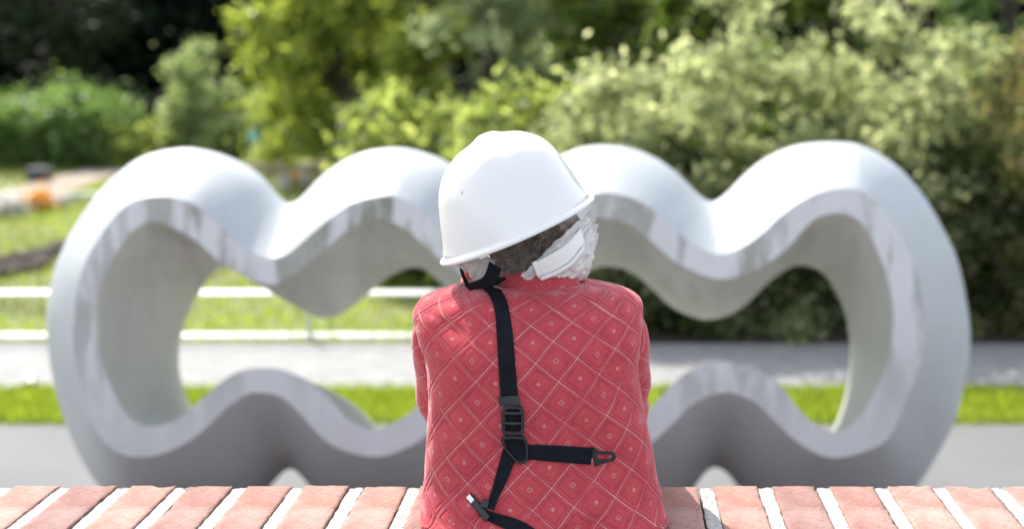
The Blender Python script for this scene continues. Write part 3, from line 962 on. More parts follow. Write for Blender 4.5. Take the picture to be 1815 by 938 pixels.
# ------------------------------------------------------------------ person: materials
def jacket_mat():
    m, nt, b, o = new_mat("quilted_red_fabric")
    uv = nt.nodes.new("ShaderNodeUVMap"); uv.uv_map = "UVMap"
    sp_ = nt.nodes.new("ShaderNodeSeparateXYZ")
    nt.links.new(uv.outputs[0], sp_.inputs[0])
    # gentle wobble so that stitches are not ruler-straight
    tcn = nt.nodes.new("ShaderNodeTexCoord")
    wob = noise(nt, 14, 3, 0.5)
    wo = math_node(nt, 'MULTIPLY', math_node(nt, 'SUBTRACT', wob.outputs["Fac"], 0.5), 0.10)
    S = math_node(nt, 'ADD', sp_.outputs[0], wo)
    T = math_node(nt, 'SUBTRACT', sp_.outputs[1], wo)
    def cell(x):
        r = math_node(nt, 'ROUND', x)
        d = math_node(nt, 'SUBTRACT', x, r)
        return r, d
    rs_, ds = cell(S)
    rt_, dt = cell(T)
    ads = math_node(nt, 'ABSOLUTE', ds); adt = math_node(nt, 'ABSOLUTE', dt)
    mx = math_node(nt, 'MAXIMUM', ads, adt)
    mn_ = math_node(nt, 'MINIMUM', ads, adt)
    # pale stitch line along the cell edge, broken into stitches
    n_th = noise(nt, 260, 2)
    lw = math_node(nt, 'MULTIPLY', n_th.outputs["Fac"], 0.022)
    line = math_node(nt, 'GREATER_THAN', math_node(nt, 'ADD', mx, lw), 0.4976)
    # position along the line = the smaller coordinate
    dash = math_node(nt, 'LESS_THAN', math_node(nt, 'FRACT', math_node(nt, 'MULTIPLY', math_node(nt, 'ADD', S, T), 14.0)), 0.86)
    n_pat = noise(nt, 9, 2)
    vis = ramp(nt, n_pat.outputs["Fac"], [(0.36, (0.35, 0.35, 0.35)), (0.52, (0.95, 0.95, 0.95))])
    line = math_node(nt, 'MULTIPLY', math_node(nt, 'MULTIPLY', math_node(nt, 'MULTIPLY', line, dash), vis), 0.62)
    # tone-on-tone stitch
    q = math_node(nt, 'ABSOLUTE', math_node(nt, 'SUBTRACT', mx, 0.345))
    quilt = math_node(nt, 'LESS_THAN', q, 0.017)
    # motif
    odd = math_node(nt, 'ABSOLUTE', math_node(nt, 'MODULO', math_node(nt, 'ADD', rs_, rt_), 2.0))
    d2 = math_node(nt, 'SQRT', math_node(nt, 'ADD', math_node(nt, 'MULTIPLY', ds, ds), math_node(nt, 'MULTIPLY', dt, dt)))
    disc = math_node(nt, 'LESS_THAN', d2, 0.068)
    n_d = noise(nt, 420, 2)
    discm = math_node(nt, 'MULTIPLY', disc, ramp(nt, n_d.outputs["Fac"], [(0.40, (0.35, 0.35, 0.35)), (0.55, (1, 1, 1))]))
    sq_in = math_node(nt, 'LESS_THAN', math_node(nt, 'ABSOLUTE', math_node(nt, 'SUBTRACT', mx, 0.060)), 0.012)
    mot = nt.nodes.new("ShaderNodeMix"); mot.data_type = 'FLOAT'
    nt.links.new(odd, mot.inputs[0]); nt.links.new(discm, mot.inputs[2]); nt.links.new(sq_in, mot.inputs[3])
    n1 = noise(nt, 40, 5, 0.6)
    n2 = noise(nt, 700, 3, 0.6)
    base = ramp(nt, n1.outputs["Fac"], [(0.3, (0.395, 0.046, 0.058)), (0.7, (0.49, 0.072, 0.080))])
    base = mixc(nt, ramp(nt, n2.outputs["Fac"], [(0.45, (0, 0, 0)), (0.75, (0.65, 0.65, 0.65))]), base, (0.60, 0.095, 0.12))
    n5 = noise(nt, 330, 3, 0.7)
    base = mixc(nt, ramp(nt, n5.outputs["Fac"], [(0.30, (0.55, 0.55, 0.55)), (0.50, (0, 0, 0))]), base, (0.26, 0.018, 0.035))
    base = mixc(nt, math_node(nt, 'MULTIPLY', quilt, 0.3), base, (0.20, 0.022, 0.04))
    base = mixc(nt, line, base, (0.78, 0.58, 0.51))
    base = mixc(nt, math_node(nt, 'MULTIPLY', mot.outputs[0], 0.7), base, (0.50, 0.30, 0.28))
    nt.links.new(base, b.inputs["Base Color"])
    b.inputs["Roughness"].default_value = 0.95
    b.inputs["Specular IOR Level"].default_value = 0.15
    b.inputs["Sheen Weight"].default_value = 0.5
    b.inputs["Sheen Roughness"].default_value = 0.32
    h = math_node(nt, 'ADD', n2.outputs["Fac"], math_node(nt, 'MULTIPLY', line, 0.6))
    h = math_node(nt, 'SUBTRACT', h, math_node(nt, 'MULTIPLY', quilt, 0.6))
    bump(nt, b, h, 0.55, 0.0016)
    return m


M["jacket"] = jacket_mat()
M["skin"] = simple("skin", (0.50, 0.20, 0.09), (0.57, 0.24, 0.115), 30, 0.5, 0.15, 300, 0.001)
M["skin"].node_tree.nodes["Principled BSDF"].inputs["Subsurface Weight"].default_value = 0.15
M["skin"].node_tree.nodes["Principled BSDF"].inputs["Subsurface Radius"].default_value = (0.02, 0.008, 0.004)
M["trousers"] = simple("trousers", (0.03, 0.035, 0.05), (0.05, 0.055, 0.07), 40, 0.9)
M["shoe"] = simple("shoe", (0.03, 0.025, 0.02), (0.05, 0.04, 0.035), 20, 0.6)
M["hair"] = simple("hair", (0.26, 0.20, 0.175), (0.55, 0.47, 0.43), 70, 0.7, 0.9, 500, 0.004)
M["hair_strand"] = simple("hair_strand", (0.26, 0.20, 0.175), (0.50, 0.43, 0.40), 90, 0.6)
M["webbing"] = simple("webbing", (0.006, 0.007, 0.010), (0.011, 0.012, 0.017), 60, 0.9, 0.5, 900, 0.0008, 0.12)
m, nt, b, o = new_mat("helmet_plastic")
nz = noise(nt, 6, 5)
nt.links.new(ramp(nt, nz.outputs["Fac"], [(0.3, (0.745, 0.715, 0.69)), (0.7, (0.78, 0.75, 0.725))]), b.inputs["Base Color"])
b.inputs["Roughness"].default_value = 0.28
b.inputs["Coat Weight"].default_value = 0.3
b.inputs["Coat Roughness"].default_value = 0.12
nz2 = noise(nt, 120, 4); bump(nt, b, nz2.outputs["Fac"], 0.03, 0.001)
M["helmet"] = m
m, nt, b, o = new_mat("paper_net")
nz = noise(nt, 160, 4)
nt.links.new(ramp(nt, nz.outputs["Fac"], [(0.3, (0.76, 0.73, 0.70)), (0.7, (0.86, 0.84, 0.81))]), b.inputs["Base Color"])
b.inputs["Roughness"].default_value = 0.85
tr = nt.nodes.new("ShaderNodeBsdfTranslucent"); tr.inputs[0].default_value = (0.75, 0.70, 0.68, 1)
mxs = nt.nodes.new("ShaderNodeMixShader"); mxs.inputs[0].default_value = 0.3
nt.links.new(b.outputs[0], mxs.inputs[1]); nt.links.new(tr.outputs[0], mxs.inputs[2]); nt.links.new(mxs.outputs[0], o.inputs[0])
bump(nt, b, nz.outputs["Fac"], 0.3, 0.002)
M["net"] = m
M["band"] = simple("band", (0.74, 0.72, 0.70), (0.79, 0.77, 0.75), 10, 0.4)

# ------------------------------------------------------------------ person: body
def capsule(bmx, p, q, r0, r1, seg=14):
    p, q = Vector(p), Vector(q)
    d = q - p
    if d.length < 1e-6: d = Vector((0, 0, 1e-3))
    t = d.normalized()
    pts, rad = [], []
    for k in range(5):
        a = -math.pi / 2 + math.pi / 2 * k / 4.0
        pts.append(p + t * r0 * math.sin(a)); rad.append(max(r0 * math.cos(a), 0.0008))
    for k in range(5):
        a = math.pi / 2 * k / 4.0
        pts.append(q + t * r1 * math.sin(a)); rad.append(max(r1 * math.cos(a), 0.0008))
    tube(bmx, pts, rad, seg)


def ellipsoid(bmx, c, ax, R=None, seg=24, ring=16):
    r = bmesh.ops.create_uvsphere(bmx, u_segments=seg, v_segments=ring, radius=1.0)
    for v in r["verts"]:
        q = Vector((v.co.x * ax[0], v.co.y * ax[1], v.co.z * ax[2]))
        v.co = (R @ q if R else q) + Vector(c)


def remeshed(name, bmx, voxel, smooth_it=4):
    me = bpy.data.meshes.new(name + "_raw")
    bmesh.ops.recalc_face_normals(bmx, faces=bmx.faces)
    bmx.to_mesh(me); bmx.free()
    o = bpy.data.objects.new(name + "_raw", me)
    COL.objects.link(o)
    md = o.modifiers.new("r", 'REMESH'); md.mode = 'VOXEL'; md.voxel_size = voxel
    ms = o.modifiers.new("s", 'SMOOTH'); ms.iterations = smooth_it; ms.factor = 0.5
    dg = bpy.context.evaluated_depsgraph_get()
    dg.update()
    res = bpy.data.meshes.new_from_object(o.evaluated_get(dg))
    bpy.data.objects.remove(o); bpy.data.meshes.remove(me)
    res.name = name
    return res


HE_C = at(950, 424, 2.615)
# helmet frame: tilted to the left (22.7 deg in the picture) and a little back
HC = at(914, 397, 2.575)
hr = Vector((0.922, 0, 0.386)).normalized()
hu = Vector((-0.386, 0, 0.922)).normalized()
hf = Vector((0, 1, 0))
tb = math.radians(0.5)
hu2 = (hu * math.cos(tb) - hf * math.sin(tb)).normalized()
hf2 = (hf * math.cos(tb) + hu * math.sin(tb)).normalized()
HR = Matrix((hr, hf2, hu2)).transposed()      # columns = axes


def H(u, v, w):
    """helmet space (right, forward, up) in metres"""
    return HC + hr * u + hf2 * v + hu2 * w


XB = -0.142
bm = bmesh.new()
SEAT = Z_TOP
pel = Vector((XB, 2.49, SEAT + 0.10)); spn = Vector((XB, 2.50, SEAT + 0.19)); che = Vector((XB, 2.545, 1.55))
nek = Vector((XB - 0.012, 2.635, 1.66)); skl = HE_C + hf2 * 0.022 + hu2 * 0.01
capsule(bm, pel + Vector((-0.07, 0, 0)), pel + Vector((0.07, 0, 0)), 0.09, 0.09)
capsule(bm, pel, spn, 0.10, 0.095)
capsule(bm, spn + Vector((-0.04, 0, 0)), che + Vector((-0.06, 0, 0)), 0.085, 0.075)
capsule(bm, spn + Vector((0.04, 0, 0)), che + Vector((0.06, 0, 0)), 0.085, 0.075)
capsule(bm, che + Vector((-0.12, 0.03, -0.02)), che + Vector((0.12, 0.03, -0.02)), 0.042, 0.042)
capsule(bm, che, nek, 0.06, 0.052)
capsule(bm, nek, skl + Vector((0, 0, -0.06)), 0.052, 0.05)
ellipsoid(bm, skl, (0.073, 0.092, 0.105), HR)                                  # skull
ellipsoid(bm, skl + hf2 * 0.035 - hu2 * 0.065, (0.058, 0.062, 0.062), HR)      # jaw and face
ellipsoid(bm, skl + hf2 * 0.085 - hu2 * 0.105, (0.026, 0.02, 0.02), HR)        # chin
capsule(bm, skl + hf2 * 0.092 - hu2 * 0.012, skl + hf2 * 0.108 - hu2 * 0.045, 0.007, 0.013)   # nose
capsule(bm, skl + hf2 * 0.085 - hu2 * 0.076 - hr * 0.018, skl + hf2 * 0.085 - hu2 * 0.076 + hr * 0.018, 0.008, 0.008)  # mouth
for s in (-1, 1):
    ellipsoid(bm, skl + hr * 0.075 * s - hu2 * 0.03 - hf2 * 0.004, (0.01, 0.018, 0.03), HR)   # ear
SH = {-1: at(776, 572, 2.535), 1: at(1100, 570, 2.535)}
EL = {-1: at(806, 742, 2.69), 1: at(1104, 735, 2.69)}
WR = {-1: at(830, 548, 2.70), 1: at(1022, 540, 2.72)}
for s in (-1, 1):
    sh, el, wr = SH[s], EL[s], WR[s]
    capsule(bm, sh, el, 0.034, 0.031)
    capsule(bm, el, wr, 0.034, 0.024)
    up = Vector((0, -0.28, 0.95)).normalized()
    inn = Vector((-s, 0, 0))
    pc = wr + up * 0.045
    R_ = Matrix((Vector((0, 1, 0.28)).normalized(), inn, up)).transposed()
    ellipsoid(bm, pc, (0.036, 0.015, 0.047), R_)
    fw = Vector((0, 1, 0.28)).normalized()
    lens_ = [0.062, 0.072, 0.068, 0.052]
    for k in range(4):                                 # four bent fingers along the cheek
        base = pc + up * 0.040 + fw * (-0.027 + 0.018 * k)
        a = base + up * lens_[k] * 0.5 + inn * 0.004
        e = a + (up * 0.85 + inn * 0.5).normalized() * lens_[k] * 0.5
        capsule(bm, base, a, 0.0088, 0.008, 8)
        capsule(bm, a, e, 0.008, 0.0068, 8)
    tb0 = pc - up * 0.022 + fw * 0.026                 # thumb under the chin
    tb1 = tb0 + (fw * 0.6 + up * 0.6 + inn * 0.5).normalized() * 0.035
    tb2 = tb1 + (fw * 0.2 + up * 0.6 + inn * 0.8).normalized() * 0.028
    capsule(bm, tb0, tb1, 0.0115, 0.0095, 8)
    capsule(bm, tb1, tb2, 0.0095, 0.008, 8)
KN = {-1: Vector((XB - 0.115, 2.93, SEAT + 0.065)), 1: Vector((XB + 0.115, 2.93, SEAT + 0.065))}
AN = {-1: Vector((XB - 0.10, 2.90, SEAT - 0.36)), 1: Vector((XB + 0.10, 2.90, SEAT - 0.36))}
for s in (-1, 1):
    hip = pel + Vector((0.085 * s, 0.01, -0.025))
    capsule(bm, hip, KN[s], 0.078, 0.05)
    capsule(bm, KN[s], AN[s], 0.05, 0.032)
    capsule(bm, AN[s] + Vector((0, -0.02, -0.05)), AN[s] + Vector((0, 0.15, -0.075)), 0.032, 0.024)
person = link("person", remeshed("person", bm, 0.005, 5), M["skin"], smooth=True)
tag(person, "person in a red quilted jacket seated on the brick wall with back to camera", "person")

# trousers, shoes
bm = bmesh.new()
capsule(bm, pel + Vector((-0.075, 0, 0)), pel + Vector((0.075, 0, 0)), 0.097, 0.097)
for s in (-1, 1):
    hip = pel + Vector((0.085 * s, 0.01, -0.025))
    capsule(bm, hip, KN[s], 0.088, 0.062)
    capsule(bm, KN[s], AN[s] + Vector((0, 0, 0.05)), 0.062, 0.05)
link("trousers", remeshed("trousers", bm, 0.008, 4), M["trousers"], person, smooth=True)
for s in (-1, 1):
    bm = bmesh.new()
    a = AN[s]
    capsule(bm, a + Vector((0, -0.03, -0.055)), a + Vector((0, 0.15, -0.08)), 0.042, 0.034)
    capsule(bm, a + Vector((0, 0, -0.01)), a + Vector((0, 0, -0.05)), 0.043, 0.043)
    add_box(bm, a + Vector((0, 0.06, -0.108)), (0.078, 0.27, 0.018), Matrix.Rotation(-0.12, 3, 'X'), bevel=0.006)
    link("shoe", remeshed("shoe", bm, 0.006, 3), M["shoe"], person, smooth=True)
for s in (-1, 1):
    bm = bmesh.new()
    ellipsoid(bm, skl + hf2 * 0.082 - hu2 * 0.005 + hr * 0.031 * s, (0.0125, 0.0125, 0.0125), HR, 16, 10)
    link("eye", bm_mesh("eye", bm), M["band"], person, smooth=True)

# ------------------------------------------------------------------ jacket torso
rows = [  # photo y, left x, right x, centre distance, half depth
    (497, 868, 1030, 2.578, 0.066), (503, 838, 1052, 2.574, 0.078), (510, 806, 1090, 2.568, 0.092), (518, 779, 1115, 2.562, 0.102), (527, 754, 1129, 2.557, 0.110), (540, 741, 1136, 2.547, 0.116),
    (560, 736, 1137, 2.530, 0.122), (600, 746, 1134, 2.502, 0.127), (640, 758, 1129, 2.493, 0.129), (680, 763, 1131, 2.487, 0.130), (720, 763, 1138, 2.484, 0.131),
    (760, 761, 1146, 2.480, 0.131), (800, 758, 1155, 2.478, 0.132), (840, 756, 1161, 2.474, 0.133), (870, 753, 1168, 2.462, 0.132), (895, 751, 1173, 2.445, 0.126), (915, 748, 1178, 2.428, 0.120), (940, 746, 1182, 2.410, 0.114), (962, 745, 1186, 2.400, 0.112)]
ra = np.array(rows, dtype=float)
NV, NUB, NUF = 330, 430, 60
rr_ = spline(ra, NV)
# v = length down the back, used for the quilt pattern
th = np.concatenate([np.linspace(-np.pi * 0.56, np.pi * 0.56, NUB), np.linspace(np.pi * 0.56, 2 * np.pi - np.pi * 0.56, NUF + 2)[1:-1]])
NU = len(th)
ex = 2 / 2.3
S_, C_ = np.sin(th), np.cos(th)
sx = np.sign(S_) * np.abs(S_) ** ex
cx = np.sign(C_) * np.abs(C_) ** ex
V3 = np.zeros((NV, NU, 3))
for j in range(NV):
    py, xl, xr, yc, d = rr_[j]
    pl, pr = at(xl, py, yc), at(xr, py, yc)
    V3[j, :, 0] = (pl.x + pr.x) / 2 + (pr.x - pl.x) / 2 * sx
    V3[j, :, 1] = yc - d * cx
    V3[j, :, 2] = pl.z
# spine groove and shoulder blades
t = np.linspace(0, 1, NV)[:, None]
gx = (V3[:, :, 0] - XB)
back = np.clip(cx, 0, 1)[None, :] ** 0.5
V3[:, :, 1] += back * (0.010 * np.exp(-(gx / 0.035) ** 2) * np.exp(-((t - 0.25) / 0.28) ** 2)
                       - 0.008 * np.exp(-((np.abs(gx) - 0.09) / 0.05) ** 2) * np.exp(-((t - 0.22) / 0.14) ** 2))
# folds
fold = 1.7 * (0.0045 * np.sin(36 * t + 14 * gx + 2.0 * np.sin(9 * gx)) * np.exp(-((t - 0.88) / 0.14) ** 2) \
    + 0.004 * np.sin(58 * gx + 9 * t) * np.exp(-((t - 0.95) / 0.2) ** 2) \
    + 0.0035 * np.sin(30 * (t + 0.8 * gx) + 1.0) * np.exp(-((gx + 0.17) / 0.07) ** 2) \
    + 0.003 * np.sin(26 * (t - 0.9 * gx)) * np.exp(-((gx - 0.16) / 0.07) ** 2)) \
    + 0.0045 * np.exp(-((t - 0.30 - 0.9 * (gx + 0.2)) / 0.02) ** 2) * np.exp(-((gx + 0.17) / 0.05) ** 2) \
    + 0.0045 * np.exp(-((t - 0.33 + 0.9 * (gx - 0.2)) / 0.02) ** 2) * np.exp(-((gx - 0.17) / 0.05) ** 2) \
    + 0.004 * np.exp(-((t - 0.075 - 2.2 * gx ** 2) / 0.022) ** 2) * np.exp(-(gx / 0.1) ** 2) \
    + 0.003 * np.sin(t * 21 + 5 * gx + 1.5 * np.sin(11 * gx + 2)) * np.exp(-((t - 0.62) / 0.2) ** 2)
V3[:, :, 1] += back * fold
# the yoke dips round the collar seam
V3[:, :, 2] -= 0.022 * np.exp(-(gx / 0.075) ** 2) * np.exp(-(t / 0.030) ** 2) * (cx[None, :] > 0)
# hem settles on the wall, hangs over its near edge
zlow = np.where(V3[:, :, 1] < Y_NEAR, SEAT - 0.07, SEAT + 0.004)
V3[:, :, 2] = np.maximum(V3[:, :, 2], zlow)

# pattern coordinates: arc length around (from the centre of the back) and down
mid = NUB // 2
du = np.linalg.norm(np.diff(V3, axis=1), axis=2)
U = np.concatenate([np.zeros((NV, 1)), np.cumsum(du, axis=1)], 1)
U -= U[:, mid:mid + 1]
dv = np.linalg.norm(np.diff(V3, axis=0), axis=2)
Wd = np.concatenate([np.zeros((1, NU)), np.cumsum(dv, axis=0)], 0)
Wd = np.broadcast_to(Wd[:, mid:mid + 1], (NV, NU)) * 0.55 + 0.45 * Wd
CELLH, CELLV = 0.0790, 0.0755


def lattice(u, w):
    """lengths -> quilt cell coordinates (rotated diamonds)"""
    u2 = u - 0.05 * w - 0.004
    w2 = w + 0.05 * u - 0.012
    i = u2 / CELLH; j = w2 / CELLV
    return i + j, j - i


SS, TT = lattice(U, Wd)


def puff(s, t_):
    ds = np.abs(s - np.round(s)); dt_ = np.abs(t_ - np.round(t_))
    mx = np.maximum(ds, dt_)
    g1_ = np.exp(-((0.5 - mx) / 0.028) ** 2)
    g2_ = np.exp(-((mx - 0.345) / 0.022) ** 2)
    return 0.0030 * (1 - g1_) - 0.0014 * g2_ + 0.0010 * np.clip(1 - mx / 0.3, 0, 1)


def grid_normals(V, wrap=True):
    if wrap:
        a = np.roll(V, -1, 1) - np.roll(V, 1, 1)
    else:
        a = np.gradient(V, axis=1)
    b = np.gradient(V, axis=0)
    n = np.cross(a, b)
    n /= np.maximum(np.linalg.norm(n, axis=2), 1e-9)[:, :, None]
    return n


nrm = grid_normals(V3)
ctr = V3.mean(axis=1, keepdims=True)
if ((V3 - ctr) * nrm).sum() < 0: nrm = -nrm
V3s = V3.copy()
V3 = V3 + nrm * puff(SS, TT)[:, :, None]


def grid_obj(name, V, S, T, mat, parent, wrap=True, flip=False, label=None):
    nv, nu = V.shape[:2]
    j, i = np.meshgrid(np.arange(nv - 1), np.arange(nu if wrap else nu - 1), indexing='ij')
    i2 = (i + 1) % nu
    q = np.stack([j * nu + i, j * nu + i2, (j + 1) * nu + i2, (j + 1) * nu + i], -1).reshape(-1, 4)
    if flip: q = q[:, ::-1]
    me = mesh_np(name, V.reshape(-1, 3), q)
    uvl = me.uv_layers.new(name="UVMap")
    st = np.stack([S.ravel(), T.ravel()], 1)
    li = np.zeros(len(me.loops), dtype=np.int32)
    me.loops.foreach_get("vertex_index", li)
    uvl.data.foreach_set("uv", st[li].astype(np.float32).ravel())
    o = link(name, me, mat, parent, smooth=True)
    return o


jacket = grid_obj("jacket", V3, SS, TT, M["jacket"], person)

# collar: soft standing collar leaning to the head
NCV, NCU = 60, 220
tc_ = np.linspace(0, 2 * np.pi, NCU, endpoint=False)
VC = np.zeros((NCV, NCU, 3))
UC = np.zeros((NCV, NCU)); WC = np.zeros((NCV, NCU))
cbot = at(953, 521, 2.494); ctop = at(957, 484, 2.500)
cbot.y = 2.560; ctop.y = 2.575
for j in range(NCV):
    v = j / (NCV - 1)
    # profile: out from the yoke, bulge, up, roll in at the top
    rad = 0.082 - 0.010 * v - 0.014 * max(0.0, 1 - v / 0.22) ** 2
    if v > 0.88: rad -= 0.006 * ((v - 0.88) / 0.12) ** 2
    c = cbot.lerp(ctop, v)
    wav = 0.003 * np.sin(3 * tc_ + 1) * v + 0.002 * np.sin(7 * tc_) * v
    rx = (rad * 0.95 + wav); ry = rad * 0.74 + wav
    VC[j, :, 0] = c.x + rx * np.sin(tc_)
    VC[j, :, 1] = c.y - ry * np.cos(tc_)
    VC[j, :, 2] = c.z + 0.006 * np.sin(2 * tc_ + 0.6) * v - 0.012 * v * np.sin(tc_)
    UC[j] = rad * 0.95 * (tc_ - 2 * np.pi * (tc_ > np.pi)); WC[j] = -0.02 - 0.045 * v
s_, t_ = lattice(UC - 0.006, WC)
nC = grid_normals(VC)
if ((VC - VC.mean(axis=1, keepdims=True)) * nC).sum() < 0: nC = -nC
VC = VC + nC * (puff(s_, t_) * 0.8)[:, :, None]
col_o = grid_obj("collar", VC, s_, t_, M["jacket"], jacket, flip=True)
sm = col_o.modifiers.new("solid", 'SOLIDIFY'); sm.thickness = 0.005; sm.offset = 0


# sleeves
def sleeve(s):
    sh, el, wr = SH[s], EL[s], WR[s]
    if s < 0:
        pts = [sh + Vector((0.035, 0.0, 0.01)), at(775, 595, 2.55), at(779, 660, 2.60), at(790, 716, 2.65), el + Vector((0, 0.025, -0.008)), el.lerp(wr, 0.25) + Vector((0, 0.02, 0)), el.lerp(wr, 0.6), el.lerp(wr, 0.9)]
    else:
        pts = [sh + Vector((-0.035, 0.0, 0.01)), at(1105, 595, 2.55), at(1108, 660, 2.60), at(1104, 712, 2.65), el + Vector((0, 0.025, -0.008)), el.lerp(wr, 0.25) + Vector((0, 0.02, 0)), el.lerp(wr, 0.6), el.lerp(wr, 0.9)]
    rad = [0.045, 0.047, 0.048, 0.05, 0.05, 0.046, 0.042, 0.040]
    D = np.array([[*p_, r_] for p_, r_ in zip(pts, rad)])
    nv, nu = 170, 90
    D = spline(D, nv)
    V = np.zeros((nv, nu, 3)); Uu = np.zeros((nv, nu)); Ww = np.zeros((nv, nu))
    a_ = np.linspace(0, 2 * np.pi, nu, endpoint=False)
    L = 0; prev = Vector((1, 0, 0))
    for j in range(nv):
        p_ = Vector(D[j, :3]); r_ = D[j, 3]
        tng = (Vector(D[min(j + 1, nv - 1), :3]) - Vector(D[max(j - 1, 0), :3])).normalized()
        A = (prev - tng * prev.dot(tng)).normalized(); prev = A
        B = tng.cross(A)
        wr_ = 0.0035 * np.sin(j * 0.24 + 1.5 * np.sin(a_ * 2 + s)) * np.exp(-((j / nv - 0.5) / 0.18) ** 2) + 0.002 * np.sin(j * 0.13 + 2 * a_)
        rr2 = r_ + wr_
        V[j] = np.array(p_)[None] + np.outer(np.cos(a_) * rr2, np.array(A)) + np.outer(np.sin(a_) * rr2, np.array(B))
        if j: L += (p_ - Vector(D[j - 1, :3])).length
        Uu[j] = a_ * r_; Ww[j] = L
    s2, t2 = lattice(Uu, Ww)
    n = grid_normals(V)
    if ((V - V.mean(axis=1, keepdims=True)) * n).sum() < 0: n = -n
    V = V + n * (puff(s2, t2) * 0.8)[:, :, None]
    return grid_obj("sleeve", V, s2, t2, M["jacket"], jacket)


sleeve(-1); sleeve(1)

# ------------------------------------------------------------------ things lying on the jacket: found by casting onto it
dg = bpy.context.evaluated_depsgraph_get()
nvv, nuu = V3s.shape[:2]
jj, ii = np.meshgrid(np.arange(nvv - 1), np.arange(nuu), indexing='ij')
qq = np.stack([jj * nuu + ii, jj * nuu + (ii + 1) % nuu, (jj + 1) * nuu + (ii + 1) % nuu, (jj + 1) * nuu + ii], -1).reshape(-1, 4)
BV = BVHTree.FromPolygons([tuple(v) for v in (V3s + nrm * 0.003).reshape(-1, 3)], qq.tolist())
EYE = Vector((0, 0, CH))


def on_jacket(px, py, lift=0.0, default_Y=2.44):
    d = (at(px, py, 2.0) - EYE).normalized()
    h = BV.ray_cast(EYE, d)
    if h[0] is None:
        return at(px, py, default_Y) - d * lift, -d
    n = h[1]
    if n.dot(d) > 0: n = -n
    return h[0] - d * lift, n


def ribbon(name, rows_lr, mat, parent, thick=0.0016, lift=0.0015, sub=1, fixedY=None, rib=True):
    """webbing: list of (left px, left py, right px, right py[, Y]) rows laid on the jacket"""
    R_ = np.array([list(r[:4]) + [r[4] if len(r) > 4 else 0] for r in rows_lr], dtype=float)
    floatY = R_[:, 4].copy()
    R_ = spline(R_, max(4, sub * (len(rows_lr) - 1) + 1))
    nu = 9
    bmx = bmesh.new()
    fr, bk = [], []
    for r in R_:
        a_, b_ = [], []
        for k in range(nu):
            u = k / (nu - 1)
            px = r[0] + (r[2] - r[0]) * u; py = r[1] + (r[3] - r[1]) * u
            if r[4] > 1.0:
                p_ = at(px, py, r[4])
            else:
                p_, _ = on_jacket(px, py, lift, -r[4] if r[4] < -1.0 else 2.50)
            d = (p_ - EYE).normalized()
            edge = 0.0006 * (1 - abs(2 * u - 1) ** 6)
            a_.append(p_ - d * (thick + edge)); b_.append(p_)
        fr.append(a_); bk.append(b_)
    # even out lift along the width: a strap bridges the quilting
    for it in range(3):
        for L in (fr, bk):
            L2 = [[v.copy() for v in row] for row in L]
            for j in range(1, len(L) - 1):
                for k in range(nu):
                    L[j][k] = L2[j][k] * 0.5 + (L2[j - 1][k] + L2[j + 1][k]) * 0.25
    F_ = [[bmx.verts.new(v) for v in row] for row in fr]
    B_ = [[bmx.verts.new(v) for v in row] for row in bk]
    m_ = len(F_)
    for j in range(m_ - 1):
        for k in range(nu - 1):
            bmx.faces.new((F_[j][k], F_[j][k + 1], F_[j + 1][k + 1], F_[j + 1][k]))
            bmx.faces.new((B_[j][k], B_[j + 1][k], B_[j + 1][k + 1], B_[j][k + 1]))
        bmx.faces.new((F_[j][0], F_[j + 1][0], B_[j + 1][0], B_[j][0]))
        bmx.faces.new((F_[j][-1], B_[j][-1], B_[j + 1][-1], F_[j + 1][-1]))
    for k in range(nu - 1):
        bmx.faces.new((F_[0][k], B_[0][k], B_[0][k + 1], F_[0][k + 1]))
        bmx.faces.new((F_[-1][k], F_[-1][k + 1], B_[-1][k + 1], B_[-1][k]))
    return link(name, bm_mesh(name, bmx), mat, parent)


def frame_ring(name, outer, inner, lift, thick, mat, parent):
    """flat moulded frame with an opening, outline given in photo pixels, laid on the jacket plane"""
    cxp = sum(p_[0] for p_ in outer) / len(outer); cyp = sum(p_[1] for p_ in outer) / len(outer)
    c, n = on_jacket(cxp, cyp, 0)
    Yc = c.y - lift
    bmx = bmesh.new()
    n_ = len(outer)
    o0 = [bmx.verts.new(at(p_[0], p_[1], Yc)) for p_ in outer]
    i0 = [bmx.verts.new(at(p_[0], p_[1], Yc)) for p_ in inner]
    o1 = [bmx.verts.new(v.co + Vector((0, -thick, 0))) for v in o0]
    i1 = [bmx.verts.new(v.co + Vector((0, -thick, 0))) for v in i0]
    for k in range(n_):
        k2 = (k + 1) % n_
        bmx.faces.new((o1[k], o1[k2], i1[k2], i1[k]))
        bmx.faces.new((o0[k], i0[k], i0[k2], o0[k2]))
        bmx.faces.new((o0[k], o0[k2], o1[k2], o1[k]))
        bmx.faces.new((i0[k], i1[k], i1[k2], i0[k2]))
    bmesh.ops.bevel(bmx, geom=[e for e in bmx.edges if e.is_manifold and e.calc_face_angle(0) > 0.8], offset=0.0006, segments=2, affect='EDGES')
    return link(name, bm_mesh(name, bmx), mat, parent), Yc


def plate(name, outline, Yc, thick, mat, parent, bevel=0.0006):
    bmx = bmesh.new()
    a_ = [bmx.verts.new(at(p_[0], p_[1], Yc)) for p_ in outline]
    b_ = [bmx.verts.new(v.co + Vector((0, -thick, 0))) for v in a_]
    n_ = len(a_)
    bmx.faces.new(a_); bmx.faces.new(b_[::-1])
    for k in range(n_):
        bmx.faces.new((a_[k], b_[k], b_[(k + 1) % n_], a_[(k + 1) % n_]))
    if bevel:
        bmesh.ops.bevel(bmx, geom=[e for e in bmx.edges if e.calc_face_angle(0) > 0.5], offset=bevel, segments=2, affect='EDGES')
    return link(name, bm_mesh(name, bmx), mat, parent)


